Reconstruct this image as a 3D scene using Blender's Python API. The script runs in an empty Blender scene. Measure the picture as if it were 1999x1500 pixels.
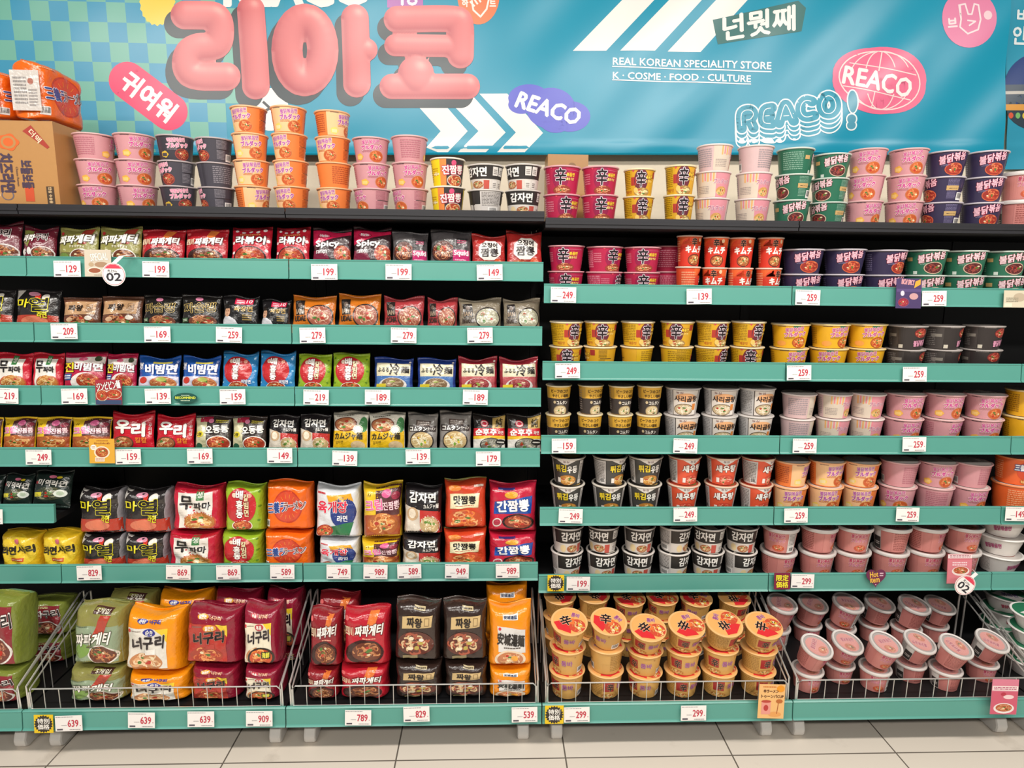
import bpy, math, random
import numpy as np
from mathutils import Matrix, Vector
SC = bpy.context.scene
COL = SC.collection
# ------------------------------------------------------------------ camera
ZS = .186                                   # the floor is z = 0
F = 1220.183                                # focal length in pixels of the 1999 px wide frame
CAM = np.array([-.187584, -2.27076, 1.485286 + ZS])
CR = np.array([.99940784, -.03280443, .01038429])
CU = np.array([-.0049142, .16261976, .98667658])
CW = np.array([.03405605, .98614334, -.16236226])
cd = bpy.data.cameras.new('camera'); cam = bpy.data.objects.new('camera', cd); COL.objects.link(cam)
cd.sensor_width = 36; cd.lens = 36 * F / 1999; cd.clip_start = .05
cam.matrix_world = Matrix(((CR[0], CU[0], -CW[0], CAM[0]), (CR[1], CU[1], -CW[1], CAM[1]), (CR[2], CU[2], -CW[2], CAM[2]), (0, 0, 0, 1)))
SC.camera = cam
SC.view_settings.view_transform = 'Standard'; SC.view_settings.look = 'None'
SC.view_settings.gamma = 1; SC.view_settings.use_curve_mapping = False
SC.view_settings.exposure = 0.3
# ------------------------------------------------------------------ light: store ambience and two lines of ceiling tubes
wd = bpy.data.worlds.new('world'); SC.world = wd; wd.use_nodes = True
wd.node_tree.nodes['Background'].inputs[0].default_value = (1, .965, .92, 1)
wd.node_tree.nodes['Background'].inputs[1].default_value = .18
def area(name, loc, size, aim, power, col=(1, .95, .88)):
    l = bpy.data.lights.new(name, 'AREA'); l.shape = 'RECTANGLE'; l.size, l.size_y = size; l.energy = power; l.color = col
    o = bpy.data.objects.new(name, l); COL.objects.link(o); o.location = loc
    o.rotation_euler = (Vector(aim) - Vector(loc)).to_track_quat('-Z', 'Y').to_euler(); o['kind'] = 'helper'
for i, x in enumerate((-2.6, -.9, .9, 2.6)):
    area('ceiling_tube', (x, -1.75, 3.3), (1.25, .22), (x, -1.1, 0), 29)
    area('ceiling_tube', (x, -3.9, 3.3), (1.25, .22), (x, -1.2, .6), 23)
# ------------------------------------------------------------------ pixels of the photograph -> points on real planes
def at(x, y, Y):
    d = CW[None] + CR[None] * ((np.atleast_1d(x) - 999.5) / F)[:, None] - CU[None] * ((np.atleast_1d(y) - 750) / F)[:, None]
    return CAM[None] + d * ((Y - CAM[1]) / d[:, 1])[:, None]
def P(x, y, Y): return at(x, y, Y)[0]
def Xat(px, Y, z):                           # X of the point at depth Y and height z that falls on pixel column px
    k = (px - 999.5) / F; dy, dz = Y - CAM[1], z - CAM[2]
    return CAM[0] + (k * (dy * CW[1] + dz * CW[2]) - F / F * (dy * CR[1] + dz * CR[2])) / (CR[0] - k * CW[0])
def Zat(X, Y, py):
    k = -(py - 750) / F; dx, dy = X - CAM[0], Y - CAM[1]
    return CAM[2] + (k * (dx * CW[0] + dy * CW[1]) - (dx * CU[0] + dy * CU[1])) / (CU[2] - k * CW[2])
# ------------------------------------------------------------------ materials
def lin(s):
    s = s.lstrip('#'); c = [int(s[i:i + 2], 16) / 255 for i in (0, 2, 4)]
    return tuple(((v + .055) / 1.055) ** 2.4 if v > .04045 else v / 12.92 for v in c)
MATS = {}
def mat(name, color=None, rough=.4, metal=0, bump=0, bscale=40, spec=.5, coat=0, var=.04, attr=False, dist=.002):
    if name in MATS: return MATS[name]
    m = bpy.data.materials.new(name); m.use_nodes = True; nt = m.node_tree; b = nt.nodes['Principled BSDF']
    b.inputs['Roughness'].default_value = rough; b.inputs['Metallic'].default_value = metal
    b.inputs['Specular IOR Level'].default_value = spec; b.inputs['Coat Weight'].default_value = coat; b.inputs['Coat Roughness'].default_value = .12
    tc = nt.nodes.new('ShaderNodeTexCoord'); no = nt.nodes.new('ShaderNodeTexNoise'); no.inputs['Scale'].default_value = bscale; no.inputs['Detail'].default_value = 3
    nt.links.new(tc.outputs['Object'], no.inputs['Vector'])
    if attr:
        a = nt.nodes.new('ShaderNodeVertexColor'); a.layer_name = 'Col'; src = a.outputs['Color']
    else:
        a = nt.nodes.new('ShaderNodeRGB'); a.outputs[0].default_value = (*lin(color), 1); src = a.outputs[0]
    hs = nt.nodes.new('ShaderNodeHueSaturation'); mr = nt.nodes.new('ShaderNodeMapRange')
    mr.inputs['To Min'].default_value = 1 - var; mr.inputs['To Max'].default_value = 1 + var
    nt.links.new(no.outputs['Fac'], mr.inputs['Value']); nt.links.new(mr.outputs[0], hs.inputs['Value']); nt.links.new(src, hs.inputs['Color'])
    nt.links.new(hs.outputs[0], b.inputs['Base Color'])
    if bump:
        bp = nt.nodes.new('ShaderNodeBump'); bp.inputs['Strength'].default_value = bump; bp.inputs['Distance'].default_value = dist
        nt.links.new(no.outputs['Fac'], bp.inputs['Height']); nt.links.new(bp.outputs[0], b.inputs['Normal'])
    MATS[name] = m; return m
FILM = mat('printed_film', attr=True, rough=.2, bump=.8, bscale=34, coat=.45, dist=.007)
PAPER = mat('printed_paperboard', attr=True, rough=.36, bump=.08, bscale=60)
CARD = mat('printed_card', attr=True, rough=.5, spec=.3, var=.015)
VINYL = mat('banner_vinyl', attr=True, rough=.3, spec=.55, bump=.05, bscale=12, var=.02)
GREEN = mat('green_rail_plastic', '#589d90', rough=.3, bump=.03, bscale=8, var=.03)
BLACK = mat('black_shelf_metal', '#121214', rough=.5, bump=.05, bscale=60)
LIP = mat('dark_lip_metal', '#2c2c30', rough=.32, bump=.03, bscale=60)
CHROME = mat('chrome_wire', '#e6e4e0', rough=.32, metal=.75)
FOOT = mat('grey_foot_plastic', '#cdcac6', rough=.45)
RIMW = mat('white_rim_paper', '#efe6e0', rough=.35)
def clearmat(name, tint, k):
    m = bpy.data.materials.new(name); m.use_nodes = True; nt = m.node_tree; nt.nodes.clear()
    o = nt.nodes.new('ShaderNodeOutputMaterial'); mx = nt.nodes.new('ShaderNodeMixShader'); t = nt.nodes.new('ShaderNodeBsdfTransparent'); g = nt.nodes.new('ShaderNodeBsdfPrincipled')
    g.inputs['Base Color'].default_value = (*lin(tint), 1); g.inputs['Roughness'].default_value = .15
    n = nt.nodes.new('ShaderNodeTexNoise'); n.inputs['Scale'].default_value = 60; r = nt.nodes.new('ShaderNodeMapRange'); r.inputs['To Min'].default_value = k - .05; r.inputs['To Max'].default_value = k + .05
    nt.links.new(n.outputs['Fac'], r.inputs['Value']); nt.links.new(r.outputs[0], mx.inputs[0])
    nt.links.new(t.outputs[0], mx.inputs[1]); nt.links.new(g.outputs[0], mx.inputs[2]); nt.links.new(mx.outputs[0], o.inputs[0]); return m
CLEAR = clearmat('clear_lid_plastic', '#e2dcda', .2)
# ------------------------------------------------------------------ mesh plumbing
class MB:
    """collects coloured, smooth or flat faces of ONE mesh"""
    def __init__(s): s.v = []; s.f = []; s.c = []; s.n = 0
    def add(s, v, f, col):
        v = np.asarray(v, float); f = [tuple(i + s.n for i in q) for q in f]; s.v.append(v); s.f += f; s.n += len(v)
        s.c += [col] * len(f) if not isinstance(col, (list, np.ndarray)) or (len(np.shape(col)) == 1) else list(col)
    def box(s, x0, y0, z0, x1, y1, z1, col=(1, 1, 1)):
        v = [(x0, y0, z0), (x1, y0, z0), (x1, y1, z0), (x0, y1, z0), (x0, y0, z1), (x1, y0, z1), (x1, y1, z1), (x0, y1, z1)]
        s.add(v, [(0, 3, 2, 1), (4, 5, 6, 7), (0, 1, 5, 4), (1, 2, 6, 5), (2, 3, 7, 6), (3, 0, 4, 7)], col)
    def tube(s, pts, r, col=(1, 1, 1), k=6):
        pts = [np.array(p, float) for p in pts]; V = []; Fc = []
        for i, p in enumerate(pts):
            t = pts[min(i + 1, len(pts) - 1)] - pts[max(i - 1, 0)]; t /= np.linalg.norm(t)
            a = np.cross(t, (0, 0, 1) if abs(t[2]) < .9 else (1, 0, 0)); a /= np.linalg.norm(a); b = np.cross(t, a)
            V += [p + r * (a * math.cos(q * 2 * math.pi / k) + b * math.sin(q * 2 * math.pi / k)) for q in range(k)]
        for i in range(len(pts) - 1):
            for q in range(k): Fc.append((i * k + q, i * k + (q + 1) % k, (i + 1) * k + (q + 1) % k, (i + 1) * k + q))
        Fc += [tuple(range(k))[::-1], tuple(range((len(pts) - 1) * k, len(pts) * k))]
        s.add(V, Fc, col)
    def lathe(s, prof, n=36, col=(1, 1, 1), cap0=False, cap1=False):
        V = [(r * math.sin(2 * math.pi * i / n), -r * math.cos(2 * math.pi * i / n), z) for r, z in prof for i in range(n)]
        Fc = [(j * n + i, j * n + (i + 1) % n, (j + 1) * n + (i + 1) % n, (j + 1) * n + i) for j in range(len(prof) - 1) for i in range(n)]
        if cap0: Fc.append(tuple(range(n))[::-1])
        if cap1: Fc.append(tuple(range((len(prof) - 1) * n, len(prof) * n)))
        s.add(V, Fc, col)
    def build(s, name, m, parent=None, smooth=True, bevel=0):
        me = bpy.data.meshes.new(name); V = np.concatenate(s.v)
        me.from_pydata(V.tolist(), [], s.f); me.materials.append(m)
        at_ = me.color_attributes.new('Col', 'FLOAT_COLOR', 'CORNER')
        cnt = np.array([len(q) for q in s.f]); c = np.array([(*q, 1) for q in s.c], np.float32)
        at_.data.foreach_set('color', np.repeat(c, cnt, 0).ravel())
        me.polygons.foreach_set('use_smooth', np.full(len(s.f), smooth)); me.update()
        if smooth and not bevel: me.set_sharp_from_angle(angle=math.radians(40))
        o = bpy.data.objects.new(name, me); COL.objects.link(o)
        if parent: o.parent = parent
        if bevel:
            b = o.modifiers.new('b', 'BEVEL'); b.width = bevel; b.segments = 2; b.limit_method = 'ANGLE'
        return o
def tag(o, label, cat, group=None, kind=None):
    if label: o['label'] = label
    if cat: o['category'] = cat
    if group: o['group'] = group
    if kind: o['kind'] = kind
    return o
def empty(name, loc=(0, 0, 0)):
    o = bpy.data.objects.new(name, None); COL.objects.link(o); o.location = loc; o.empty_display_size = .05; return o
def dup(root):
    c = root.copy(); COL.objects.link(c)
    for ch in root.children:
        d = ch.copy(); COL.objects.link(d); d.parent = c
        for g in ch.children:
            e = g.copy(); COL.objects.link(e); e.parent = d
    return c
# ------------------------------------------------------------------ printed art: flat coloured triangles later laid onto a surface
GL = {}
def glyph(s):
    if s in GL: return GL[s]
    c = bpy.data.curves.new('t', 'FONT'); c.body = s; c.resolution_u = 2
    o = bpy.data.objects.new('t', c); COL.objects.link(o); bpy.context.view_layer.update()
    e = o.evaluated_get(bpy.context.evaluated_depsgraph_get()); me = e.to_mesh(); me.calc_loop_triangles()
    V = np.array([v.co[:2] for v in me.vertices]); T = np.array([t.vertices[:] for t in me.loop_triangles])
    t = V[T]; e.to_mesh_clear(); bpy.data.objects.remove(o); bpy.data.curves.remove(c)
    lo, hi = t.reshape(-1, 2).min(0), t.reshape(-1, 2).max(0)
    GL[s] = ((t - lo) / (hi - lo), (hi - lo)[0] / (hi - lo)[1]); return GL[s]
def split(t, c, l, ax, step):
    lo, hi = t[:, :, ax].min(), t[:, :, ax].max()
    for k in range(math.ceil(lo / step), math.floor(hi / step) + 1):
        v = t[:, :, ax] - k * step; cr = (v.min(1) < -1e-7) & (v.max(1) > 1e-7)
        if not cr.any(): continue
        A, v = t[cr], v[cr]; pos = v > 0; lone = np.where(pos.sum(1) == 1, pos.argmax(1), (~pos).argmax(1))
        ix = (lone[:, None] + np.arange(3)) % 3; A = np.take_along_axis(A, ix[:, :, None], 1); v = np.take_along_axis(v, ix, 1)
        f1 = (v[:, 0] / (v[:, 0] - v[:, 1]))[:, None]; f2 = (v[:, 0] / (v[:, 0] - v[:, 2]))[:, None]
        p1 = A[:, 0] + (A[:, 1] - A[:, 0]) * f1; p2 = A[:, 0] + (A[:, 2] - A[:, 0]) * f2
        N = np.concatenate([np.stack([A[:, 0], p1, p2], 1), np.stack([p1, A[:, 1], A[:, 2]], 1), np.stack([p1, A[:, 2], p2], 1)])
        t = np.concatenate([t[~cr], N]); c = np.concatenate([c[~cr], np.tile(c[cr], (3, 1))]); l = np.concatenate([l[~cr], np.tile(l[cr], 3)])
    return t, c, l
class Art:
    def __init__(s, sx, sy, base, seed=1):
        s.S = np.array([sx, sy]); s.t = []; s.c = []; s.l = []; s.base = lin(base); s.rng = random.Random(seed); s.bg = []
    def tri(s, t, col, l):
        t = np.asarray(t, float) * s.S; s.t.append(t); s.l.append(np.full(len(t), float(l)))
        col = np.asarray(lin(col) if isinstance(col, str) else col, float); s.c.append(np.tile(col, (len(t), 1)) if col.ndim == 1 else col)
    def p(s, pts, col, l=1):
        pts = np.asarray(pts, float); s.tri([[pts[0], pts[i], pts[i + 1]] for i in range(1, len(pts) - 1)], col, l)
    def r(s, x0, y0, x1, y1, col, l=1): s.p([(x0, y0), (x1, y0), (x1, y1), (x0, y1)], col, l)
    def e(s, x, y, rx, ry, col, l=2, n=24, rot=0, wob=None):
        q = np.arange(n) * 2 * math.pi / n; k = np.ones(n) if wob is None else 1 + wob[1] * np.cos(q * wob[0])
        a = np.stack([rx * k * np.cos(q), ry * k * np.sin(q)], 1); R = math.radians(rot); a = a @ np.array([[math.cos(R), math.sin(R)], [-math.sin(R), math.cos(R)]])
        a += (x, y); s.tri([[(x, y), a[i], a[(i + 1) % n]] for i in range(n)], col, l)
    def ln(s, pts, w, col, l=4):                            # w in units of x
        pts = np.asarray(pts, float) * s.S; w = w * s.S[0]; T = []
        for a, b in zip(pts[:-1], pts[1:]):
            d = b - a; L = np.hypot(*d)
            if L < 1e-9: continue
            d /= L; n = np.array([-d[1], d[0]]) * w / 2; a2, b2 = a - d * w * .3, b + d * w * .3
            T += [[a2 - n, b2 - n, b2 + n], [a2 - n, b2 + n, a2 + n]]
        s.tri(np.array(T) / s.S, col, l)
    def t_(s, txt, x0, y0, x1, y1, col, l=6, b=.0, o=None, ow=.0015, rot=0, sh=0, ol=None, vert=False):
        """text fitted to a box; b = extra stroke weight, o = outline colour, both widths in metres"""
        if vert:
            n = len(txt); h = (y1 - y0) / n
            for i, ch in enumerate(txt): s.t_(ch, x0, y1 - (i + 1) * h + h * .06, x1, y1 - i * h - h * .06, col, l, b, o, ow, 0, sh, ol)
            return
        g, _ = glyph(txt); c = np.array([(x0 + x1) / 2, (y0 + y1) / 2]) * s.S; t = (g - .5) * (np.array([x1 - x0, y1 - y0]) * s.S)
        t = t + np.stack([t[:, :, 1] * sh, 0 * t[:, :, 1]], -1)
        R = math.radians(rot); M = np.array([[math.cos(R), math.sin(R)], [-math.sin(R), math.cos(R)]]); t = t @ M + c
        def put(w, col, l, k):
            D = [(0, 0)] + [(w * math.cos(q * 2 * math.pi / k), w * math.sin(q * 2 * math.pi / k)) for q in range(k)] if w else [(0, 0)]
            [s.tri((t + np.array(d)) / s.S, col, l + .03 * i) for i, d in enumerate(D)]
        if o: put(b + ow, o, l - 1 if ol is None else ol, 14 if b > 3 else 8)
        put(b, col, l, 12 if b > 3 else 4)
    def m(s, x0, y0, x1, y1, col, rows=6, l=2):             # lines of small print
        h = (y1 - y0) / rows
        for i in range(rows):
            x = x0; y = y0 + h * i
            while x < x1:
                w = (x1 - x0) * s.rng.uniform(.04, .16); s.r(x, y + h * .2, min(x + w, x1), y + h * .75, col, l); x += w + (x1 - x0) * .025
    def bc(s, x0, y0, x1, y1, l=3):                         # barcode
        s.r(x0, y0, x1, y1, '#f3efec', l); w = x1 - x0; x = x0 + w * .1
        while x < x1 - w * .12:
            k = w * s.rng.uniform(.012, .035); s.r(x, y0 + (y1 - y0) * .22, x + k, y1 - (y1 - y0) * .1, '#3a3a3a', l + 1); x += k + w * s.rng.uniform(.015, .035)
    def n(s, x, y, rx, ry, pal=('#d9853f', '#e8a860', '#c8692e'), bowl=None, l=2, k=34, top=('#4f7a35', '#b8372a', '#ead9b0')):
        if bowl: s.e(x, y, rx * 1.1, ry * 1.14, bowl, l, 28)
        s.e(x, y, rx, ry, pal[2], l + 1, 26); g = s.rng
        for i in range(k):
            a = g.uniform(0, 6.28); q = math.sqrt(g.random()) * .72; cx, cy = q * math.cos(a), q * math.sin(a); th = g.uniform(0, 6.28); R = g.uniform(.16, .3); sp = g.uniform(1.2, 2.6)
            pts = [(x + rx * max(-.93, min(.93, cx + R * math.cos(th + j * sp / 5))), y + ry * max(-.93, min(.93, cy + R * math.sin(th + j * sp / 5)))) for j in range(6)]
            s.ln(pts, rx * .075, pal[i % 2], l + 1.4 + .02 * i)
        for i in range(5): s.e(x + rx * g.uniform(-.5, .5), y + ry * g.uniform(-.5, .5), rx * g.uniform(.1, .2), ry * g.uniform(.1, .2), top[i % len(top)], l + 2.4, 9)
    def get(s, step=None, both=False):
        if not s.t: return np.zeros((0, 3, 2)), np.zeros((0, 3)), np.zeros(0)
        t, c, l = np.concatenate(s.t), np.concatenate(s.c), np.concatenate(s.l)
        ar = (t[:, 1, 0] - t[:, 0, 0]) * (t[:, 2, 1] - t[:, 0, 1]) - (t[:, 1, 1] - t[:, 0, 1]) * (t[:, 2, 0] - t[:, 0, 0])
        t[ar < 0] = t[ar < 0][:, ::-1]; k = abs(ar) > 1e-12; t, c, l = t[k], c[k], l[k]
        if step:
            t, c, l = split(t, c, l, 0, step)
            if both: t, c, l = split(t, c, l, 1, step)
        return t, c, l
def lay(mb, art, fn, step=None, both=False, dl=.00025):
    t, c, l = art.get(step, both)
    if len(t): mb.add(fn(t[:, :, 0].ravel(), t[:, :, 1].ravel(), np.repeat(l, 3) * dl + .0003), np.arange(len(t) * 3).reshape(-1, 3).tolist(), c)
def flatcard(name, art, w, h, m=CARD, parent=None, th=.0012, round_=0):
    """a printed card standing in XZ, front towards -Y, origin at its centre"""
    b = MB()
    if round_:
        n = 28; q = [(w / 2 * math.cos(2 * math.pi * i / n), h / 2 * math.sin(2 * math.pi * i / n)) for i in range(n)]
        b.add([(x, 0, z) for x, z in q] + [(x, th, z) for x, z in q], [tuple(range(n)), tuple(range(2 * n - 1, n - 1, -1))] + [(i + n, (i + 1) % n + n, (i + 1) % n, i) for i in range(n)], art.base)
    else: b.box(-w / 2, 0, -h / 2, w / 2, th, h / 2, art.base)
    lay(b, art, lambda x, y, o: np.stack([x, -o, y], 1), dl=.00012)
    return b.build(name, m, parent, smooth=False)
# ------------------------------------------------------------------ cups and bowls
def make_cup(kind, r0, r1, h, art, rim, lid_art=None, lid='#e9dfd8', clear=False):
    root = empty(kind); n = 40
    rh = .006; rad = lambda z: r0 + (r1 - r0) * np.clip(z / h, 0, 1)
    prof = [(r0 * .6, .003), (r0 - .004, .003), (r0 - .003, 0), (r0, .001)] + [(rad(z), z) for z in np.linspace(.004, h - rh, 5)]
    b = MB(); b.lathe(prof, n, art.base, cap0=True)
    rm = (r0 + r1) / 2
    def wrap(x, y, o):
        z = np.clip((y / 1 + h / 2), .002, h - rh); a = x / rm; r = rad(z) + o
        return np.stack([r * np.sin(a), -r * np.cos(a), z], 1)
    lay(b, art, wrap, step=.007); b.build('cup_wall', PAPER, root)
    b = MB(); q = [(r1 - .002, h - .0055), (r1 + .0025, h - .006), (r1 + .0042, h - .004), (r1 + .0042, h - .002), (r1 + .0028, h - .0004), (r1 - .001, h), (r1 - .004, h - .0006)]
    if clear:
        q = [(r1 - .002, h - .012), (r1 + .004, h - .012), (r1 + .0055, h - .008), (r1 + .005, h - .003), (r1 + .003, h), (r1 - .003, h - .0003), (r1 - .006, h - .002)]
    b.lathe(q, n, lin(rim)); b.build('rim', CLEAR if clear == 2 else PAPER, root)
    b = MB(); zl = h - (.006 if clear else .0012); rl = r1 - .003
    b.lathe([(rl, zl - .002), (rl, zl), (rl * .5, zl + .0004)], n, lin(lid), cap1=True)
    if lid_art: lay(b, lid_art, lambda x, y, o: np.stack([x, y, zl + .0005 + o], 1), dl=.00015)
    b.build('lid', PAPER, root)
    if clear:
        b = MB(); b.lathe([(r1 - .004, h - .001), (r1 - .012, h - .0014), (r1 - .016, h - .004), (r1 * .4, h - .0035)], n, (1, 1, 1), cap1=True); b.build('clear_cover', CLEAR, root)
    return root
# ------------------------------------------------------------------ film packs: pillow bags and boxy multipacks
def make_pack(kind, w, h, d, art, boxy=False, seed=0, seal=None, fin=.012, wr=1.0):
    root = empty(kind); g = np.random.RandomState(seed); T = d / 2
    n, p = (7, .42) if boxy else (2.6, .62)
    W = [(g.uniform(-22, 22), g.uniform(-22, 22), g.uniform(0, 6.3)) for _ in range(5)]
    W = [(a / .14 * w / .14 * .14, b, c) for a, b, c in W]
    kx = g.uniform(9, 15); ph = g.uniform(0, 6, 4); am = (.0036 if boxy else .0021) * wr
    def surf(X, Y):
        X = np.clip(X, -1, 1); Y = np.clip(Y, -1, 1)
        D = T * (np.maximum(0, 1 - abs(X) ** n) * np.maximum(0, 1 - abs(Y) ** np.where((Y < 0) & boxy, 22, n))) ** p
        env = (1 - X ** 6) * (1 - Y ** 6)
        D = D + env * am * sum(np.sin(a * X * .35 + b * Y * .35 + c) for a, b, c in W) / 2
        D = D + (1 - X ** 6) * abs(Y) ** 5 * (1 - Y ** 12) * am * 1.3 * np.sin(kx * X + ph[0] + 2 * Y) + (1 - Y ** 6) * abs(X) ** 6 * (1 - X ** 12) * am * 1.2 * np.sin(11 * Y + ph[1])
        D = D + env * am * .5 * (np.sin(17 * X + 9 * Y + ph[2]) * np.clip(Y, 0, 1) ** 2 + np.sin(13 * Y - 8 * X + ph[3]) * abs(X) ** 3)
        return np.maximum(D, 0)
    ear = .05 if boxy else .06
    def pos(X, Y, off, side=-1):
        x = w / 2 * X * (1 - .045 * (1 - Y * Y) + .012 * np.sin(5 * Y + ph[2])); z = h / 2 * Y * (1 - ear * (1 - X * X)) + h / 2 + .006 * np.sin(3 * X + ph[3]) * np.maximum(Y, 0) ** 3
        return np.stack([x, side * (surf(X, Y) + off), z], 1)
    N = 24; t = np.linspace(-1, 1, N + 1); e = 1.9 if boxy else 1.35; g1 = np.sign(t) * (1 - (1 - abs(t)) ** e)
    X, Y = np.meshgrid(g1, g1); X = X.ravel(); Y = Y.ravel(); M = N + 1
    def bgcol(x, y):
        c = art.base
        for f, k in art.bg:
            if f(x, y): c = lin(k)
        return c
    b = MB(); q = [(j * M + i, j * M + i + 1, (j + 1) * M + i + 1, (j + 1) * M + i) for j in range(N) for i in range(N)]
    cx = [((g1[i] + g1[i + 1]) / 2, (g1[j] + g1[j + 1]) / 2) for j in range(N) for i in range(N)]
    b.add(pos(X, Y, 0), q, [bgcol(*c) for c in cx])
    b.add(pos(X, Y, 0, 1), [k[::-1] for k in q], [bgcol(c[0] * .99, c[1]) for c in cx])
    lay(b, art, lambda x, y, o: pos(np.clip(x / (w / 2), -.985, .985), np.clip(y / (h / 2), -.985, .985), o), step=.009, both=True, dl=.0005)
    b.build('film_body', FILM, root)
    # crimped end seals along the top and the bottom
    for nm, sg in (('top_seal', 1), ('bottom_seal', -1)):
        k = 36; xs = np.linspace(-1, 1, k + 1); b = MB(); e0 = pos(xs, np.full(k + 1, .985 * sg), 0); e0[:, 1] = 0
        zig = .0012 * np.where(np.arange(k + 1) % 2, 1, -1) + .004 * np.sin(xs * 4 + ph[0]); V = [e0 + np.stack([0 * xs, zig * q, sg * fin * ((.2 if sg < 0 else .5) if boxy else .9) * q * (1 + .25 * np.sin(xs * 3 + ph[1]))], 1) for q in (0, .5, 1)]
        F_ = [(j * (k + 1) + i, j * (k + 1) + i + 1, (j + 1) * (k + 1) + i + 1, (j + 1) * (k + 1) + i) for j in range(2) for i in range(k)]
        b.add(np.concatenate(V), F_, lin(seal) if seal else bgcol(0, .97 * sg)); o = b.build(nm, FILM, root)
        m = o.modifiers.new('s', 'SOLIDIFY'); m.thickness = .0008
    return root
# ------------------------------------------------------------------ cup designs (x = angle in radians, y = -1..1 over the height)
DES = {}
def cup(key, name, desc, short, r0, r1, h, base, rim, draw, lid='#e9dfd8', lid_draw=None, clear=False):
    a = Art((r0 + r1) / 2, h / 2, base, seed=len(DES) + 3); draw(a); la = None
    if lid_draw: la = Art(r1 - .003, r1 - .003, lid, seed=5); lid_draw(la)
    DES[key] = dict(root=make_cup(name, r0, r1, h, a, rim, la, lid, clear), h=h, r=r1 + .0045, desc=desc, short=short, used=False, kind=name)
def back(a, ink, x0=1.35, bg=None, x1=2.5):                 # the information side of a cup
    if bg: a.r(x0 - .08, -.95, x1 + .1, .9, bg, 1)
    a.m(x0, .1, x0 + (x1 - x0) * .55, .8, ink, 7); a.m(x0, -.75, x0 + (x1 - x0) * .45, 0, ink, 7); a.ln([(x0 + .1, .05), (x1 - .1, .05)], .03, '#3b3133', 3)
    a.bc(x1 - .55, -.85, x1, -.25); a.m(-2.6, -.7, -1.35, .7, ink, 9)
def spicy(jp, ko, bowl, ink, pal=('#d8743f', '#eda368', '#c45a30'), panel=None, side=None, extra=None, slant=0, big=False, rule=True):
    def f(a):
        if side: a.r(.62, -1, 3.0, 1, side, 1); a.r(-3.1, -1, -1.25, 1, side, 1)
        if panel: a.r(-1.2, -.9, .6, .88, panel, 1)
        a.m(-.95, .78, -.45, .86, '#40343a', 1)
        if big:
            a.t_(ko, -.62, .12, .8, .74, jp, 6, .0008, '#8d2f45' if jp != '#c83a8c' else '#f6dfe4', .0014, 12, .15)
            a.n(.25, -.45, .5, .42, pal, bowl)
        else:
            a.t_(ko, -.45, .42, .55, .75, jp, 6, .0004, '#f8e3e0', .0008, 6)
            a.t_('ブルダック', -.5, .0, .75, .36, jp, 6, .0011, '#f8e3e0', .0012, 5)
            a.n(.42, -.5, .42, .4, pal, bowl)
        a.m(-.5, -.22, .1, -.04, ink, 2)
        if extra: extra(a)
        back(a, ink)
    return f
def blob(c1, c2):
    def f(a): a.e(-.72, -.55, .26, .26, c1, 2, 14, wob=(5, .12)); a.r(-.9, -.7, -.55, -.45, c2, 3)
    return f
cup('pink', 'noodle_bowl', 'pale pink noodle bowl', 'pink bowls', .059, .072, .093, '#d0949a', '#dfb3b3', spicy('#c83a8c', '불닭볶음면', '#c9783f', '#b9727f', extra=blob('#e9b04c', '#f0c878')))
cup('black', 'noodle_bowl', 'charcoal noodle bowl', 'charcoal bowls', .059, .072, .093, '#3d3a42', '#b9aeb0', spicy('#f08bb0', '핵불닭볶음면', '#a6483c', '#88828a', pal=('#b8563a', '#d9805a', '#7c2f28'), extra=blob('#d8b13c', '#4a4650'), side='#46434c'))
cup('orange', 'noodle_bowl', 'orange noodle bowl', 'orange bowls', .059, .072, .093, '#ea7f3d', '#f4b98a', spicy('#b0479f', '불닭볶음면', '#d28a4c', '#b9552a', panel='#f3c391', extra=blob('#f0d06a', '#ead9a4')))
def jin(a):
    a.r(-2.2, -1, -.62, 1, '#f1d41d', 1); a.r(-.62, -1, -.2, 1, '#ec8a45', 1); a.r(-.2, -1, 1.25, 1, '#3c3536', 1)
    a.e(.28, .62, .16, .2, '#d8527a', 3); a.t_('진짬뽕', -.45, -.15, .95, .45, '#f6efe8', 6, .001, '#c23b5a', .0022, 4); a.n(.45, -.6, .55, .38, ('#d98a4a', '#ecc08a', '#a8412c'), '#d9d2c4')
    a.e(-.95, -.15, .26, .12, '#f3ecc0', 2); a.m(-1.3, -.3, -.75, .3, '#c79b12', 4); back(a, '#8c6d10', 1.5)
cup('jin', 'noodle_cup', 'yellow-charcoal noodle cup', 'yellow-charcoal cups', .054, .066, .1, '#f1d41d', '#f3e9d8', jin)
def gamja(a):
    a.r(-3.1, -.2, 3.1, 1, '#35312f', 1); a.r(-3.1, -1, 3.1, -.22, '#d8d0c8', 1); a.ln([(-3, -.2), (3, -.2)], .03, '#e9e3da', 2)
    a.t_('감자면', -.65, .02, .75, .72, '#f7f3ee', 6, .0012); a.e(-.55, -.6, .22, .3, '#e6cfa0', 3); a.n(.15, -.62, .42, .3, ('#cfa673', '#e8d2a8', '#a86a44'), None); a.r(.58, -.95, .95, -.28, '#c4564a', 3)
    for x in (1.15, 1.6): 
        for y in (.1, -.95): a.r(x, y, x + .38, y + .68, '#ded8d2', 3); a.m(x + .06, y + .1, x + .3, y + .5, '#8d8682', 3, 4)
    a.r(-2.6, -.9, -1.2, .9, '#cfc9c5', 2); a.m(-2.5, -.3, -1.3, .8, '#77716e', 10, 3); a.bc(-2.1, -.85, -1.4, -.4)
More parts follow.
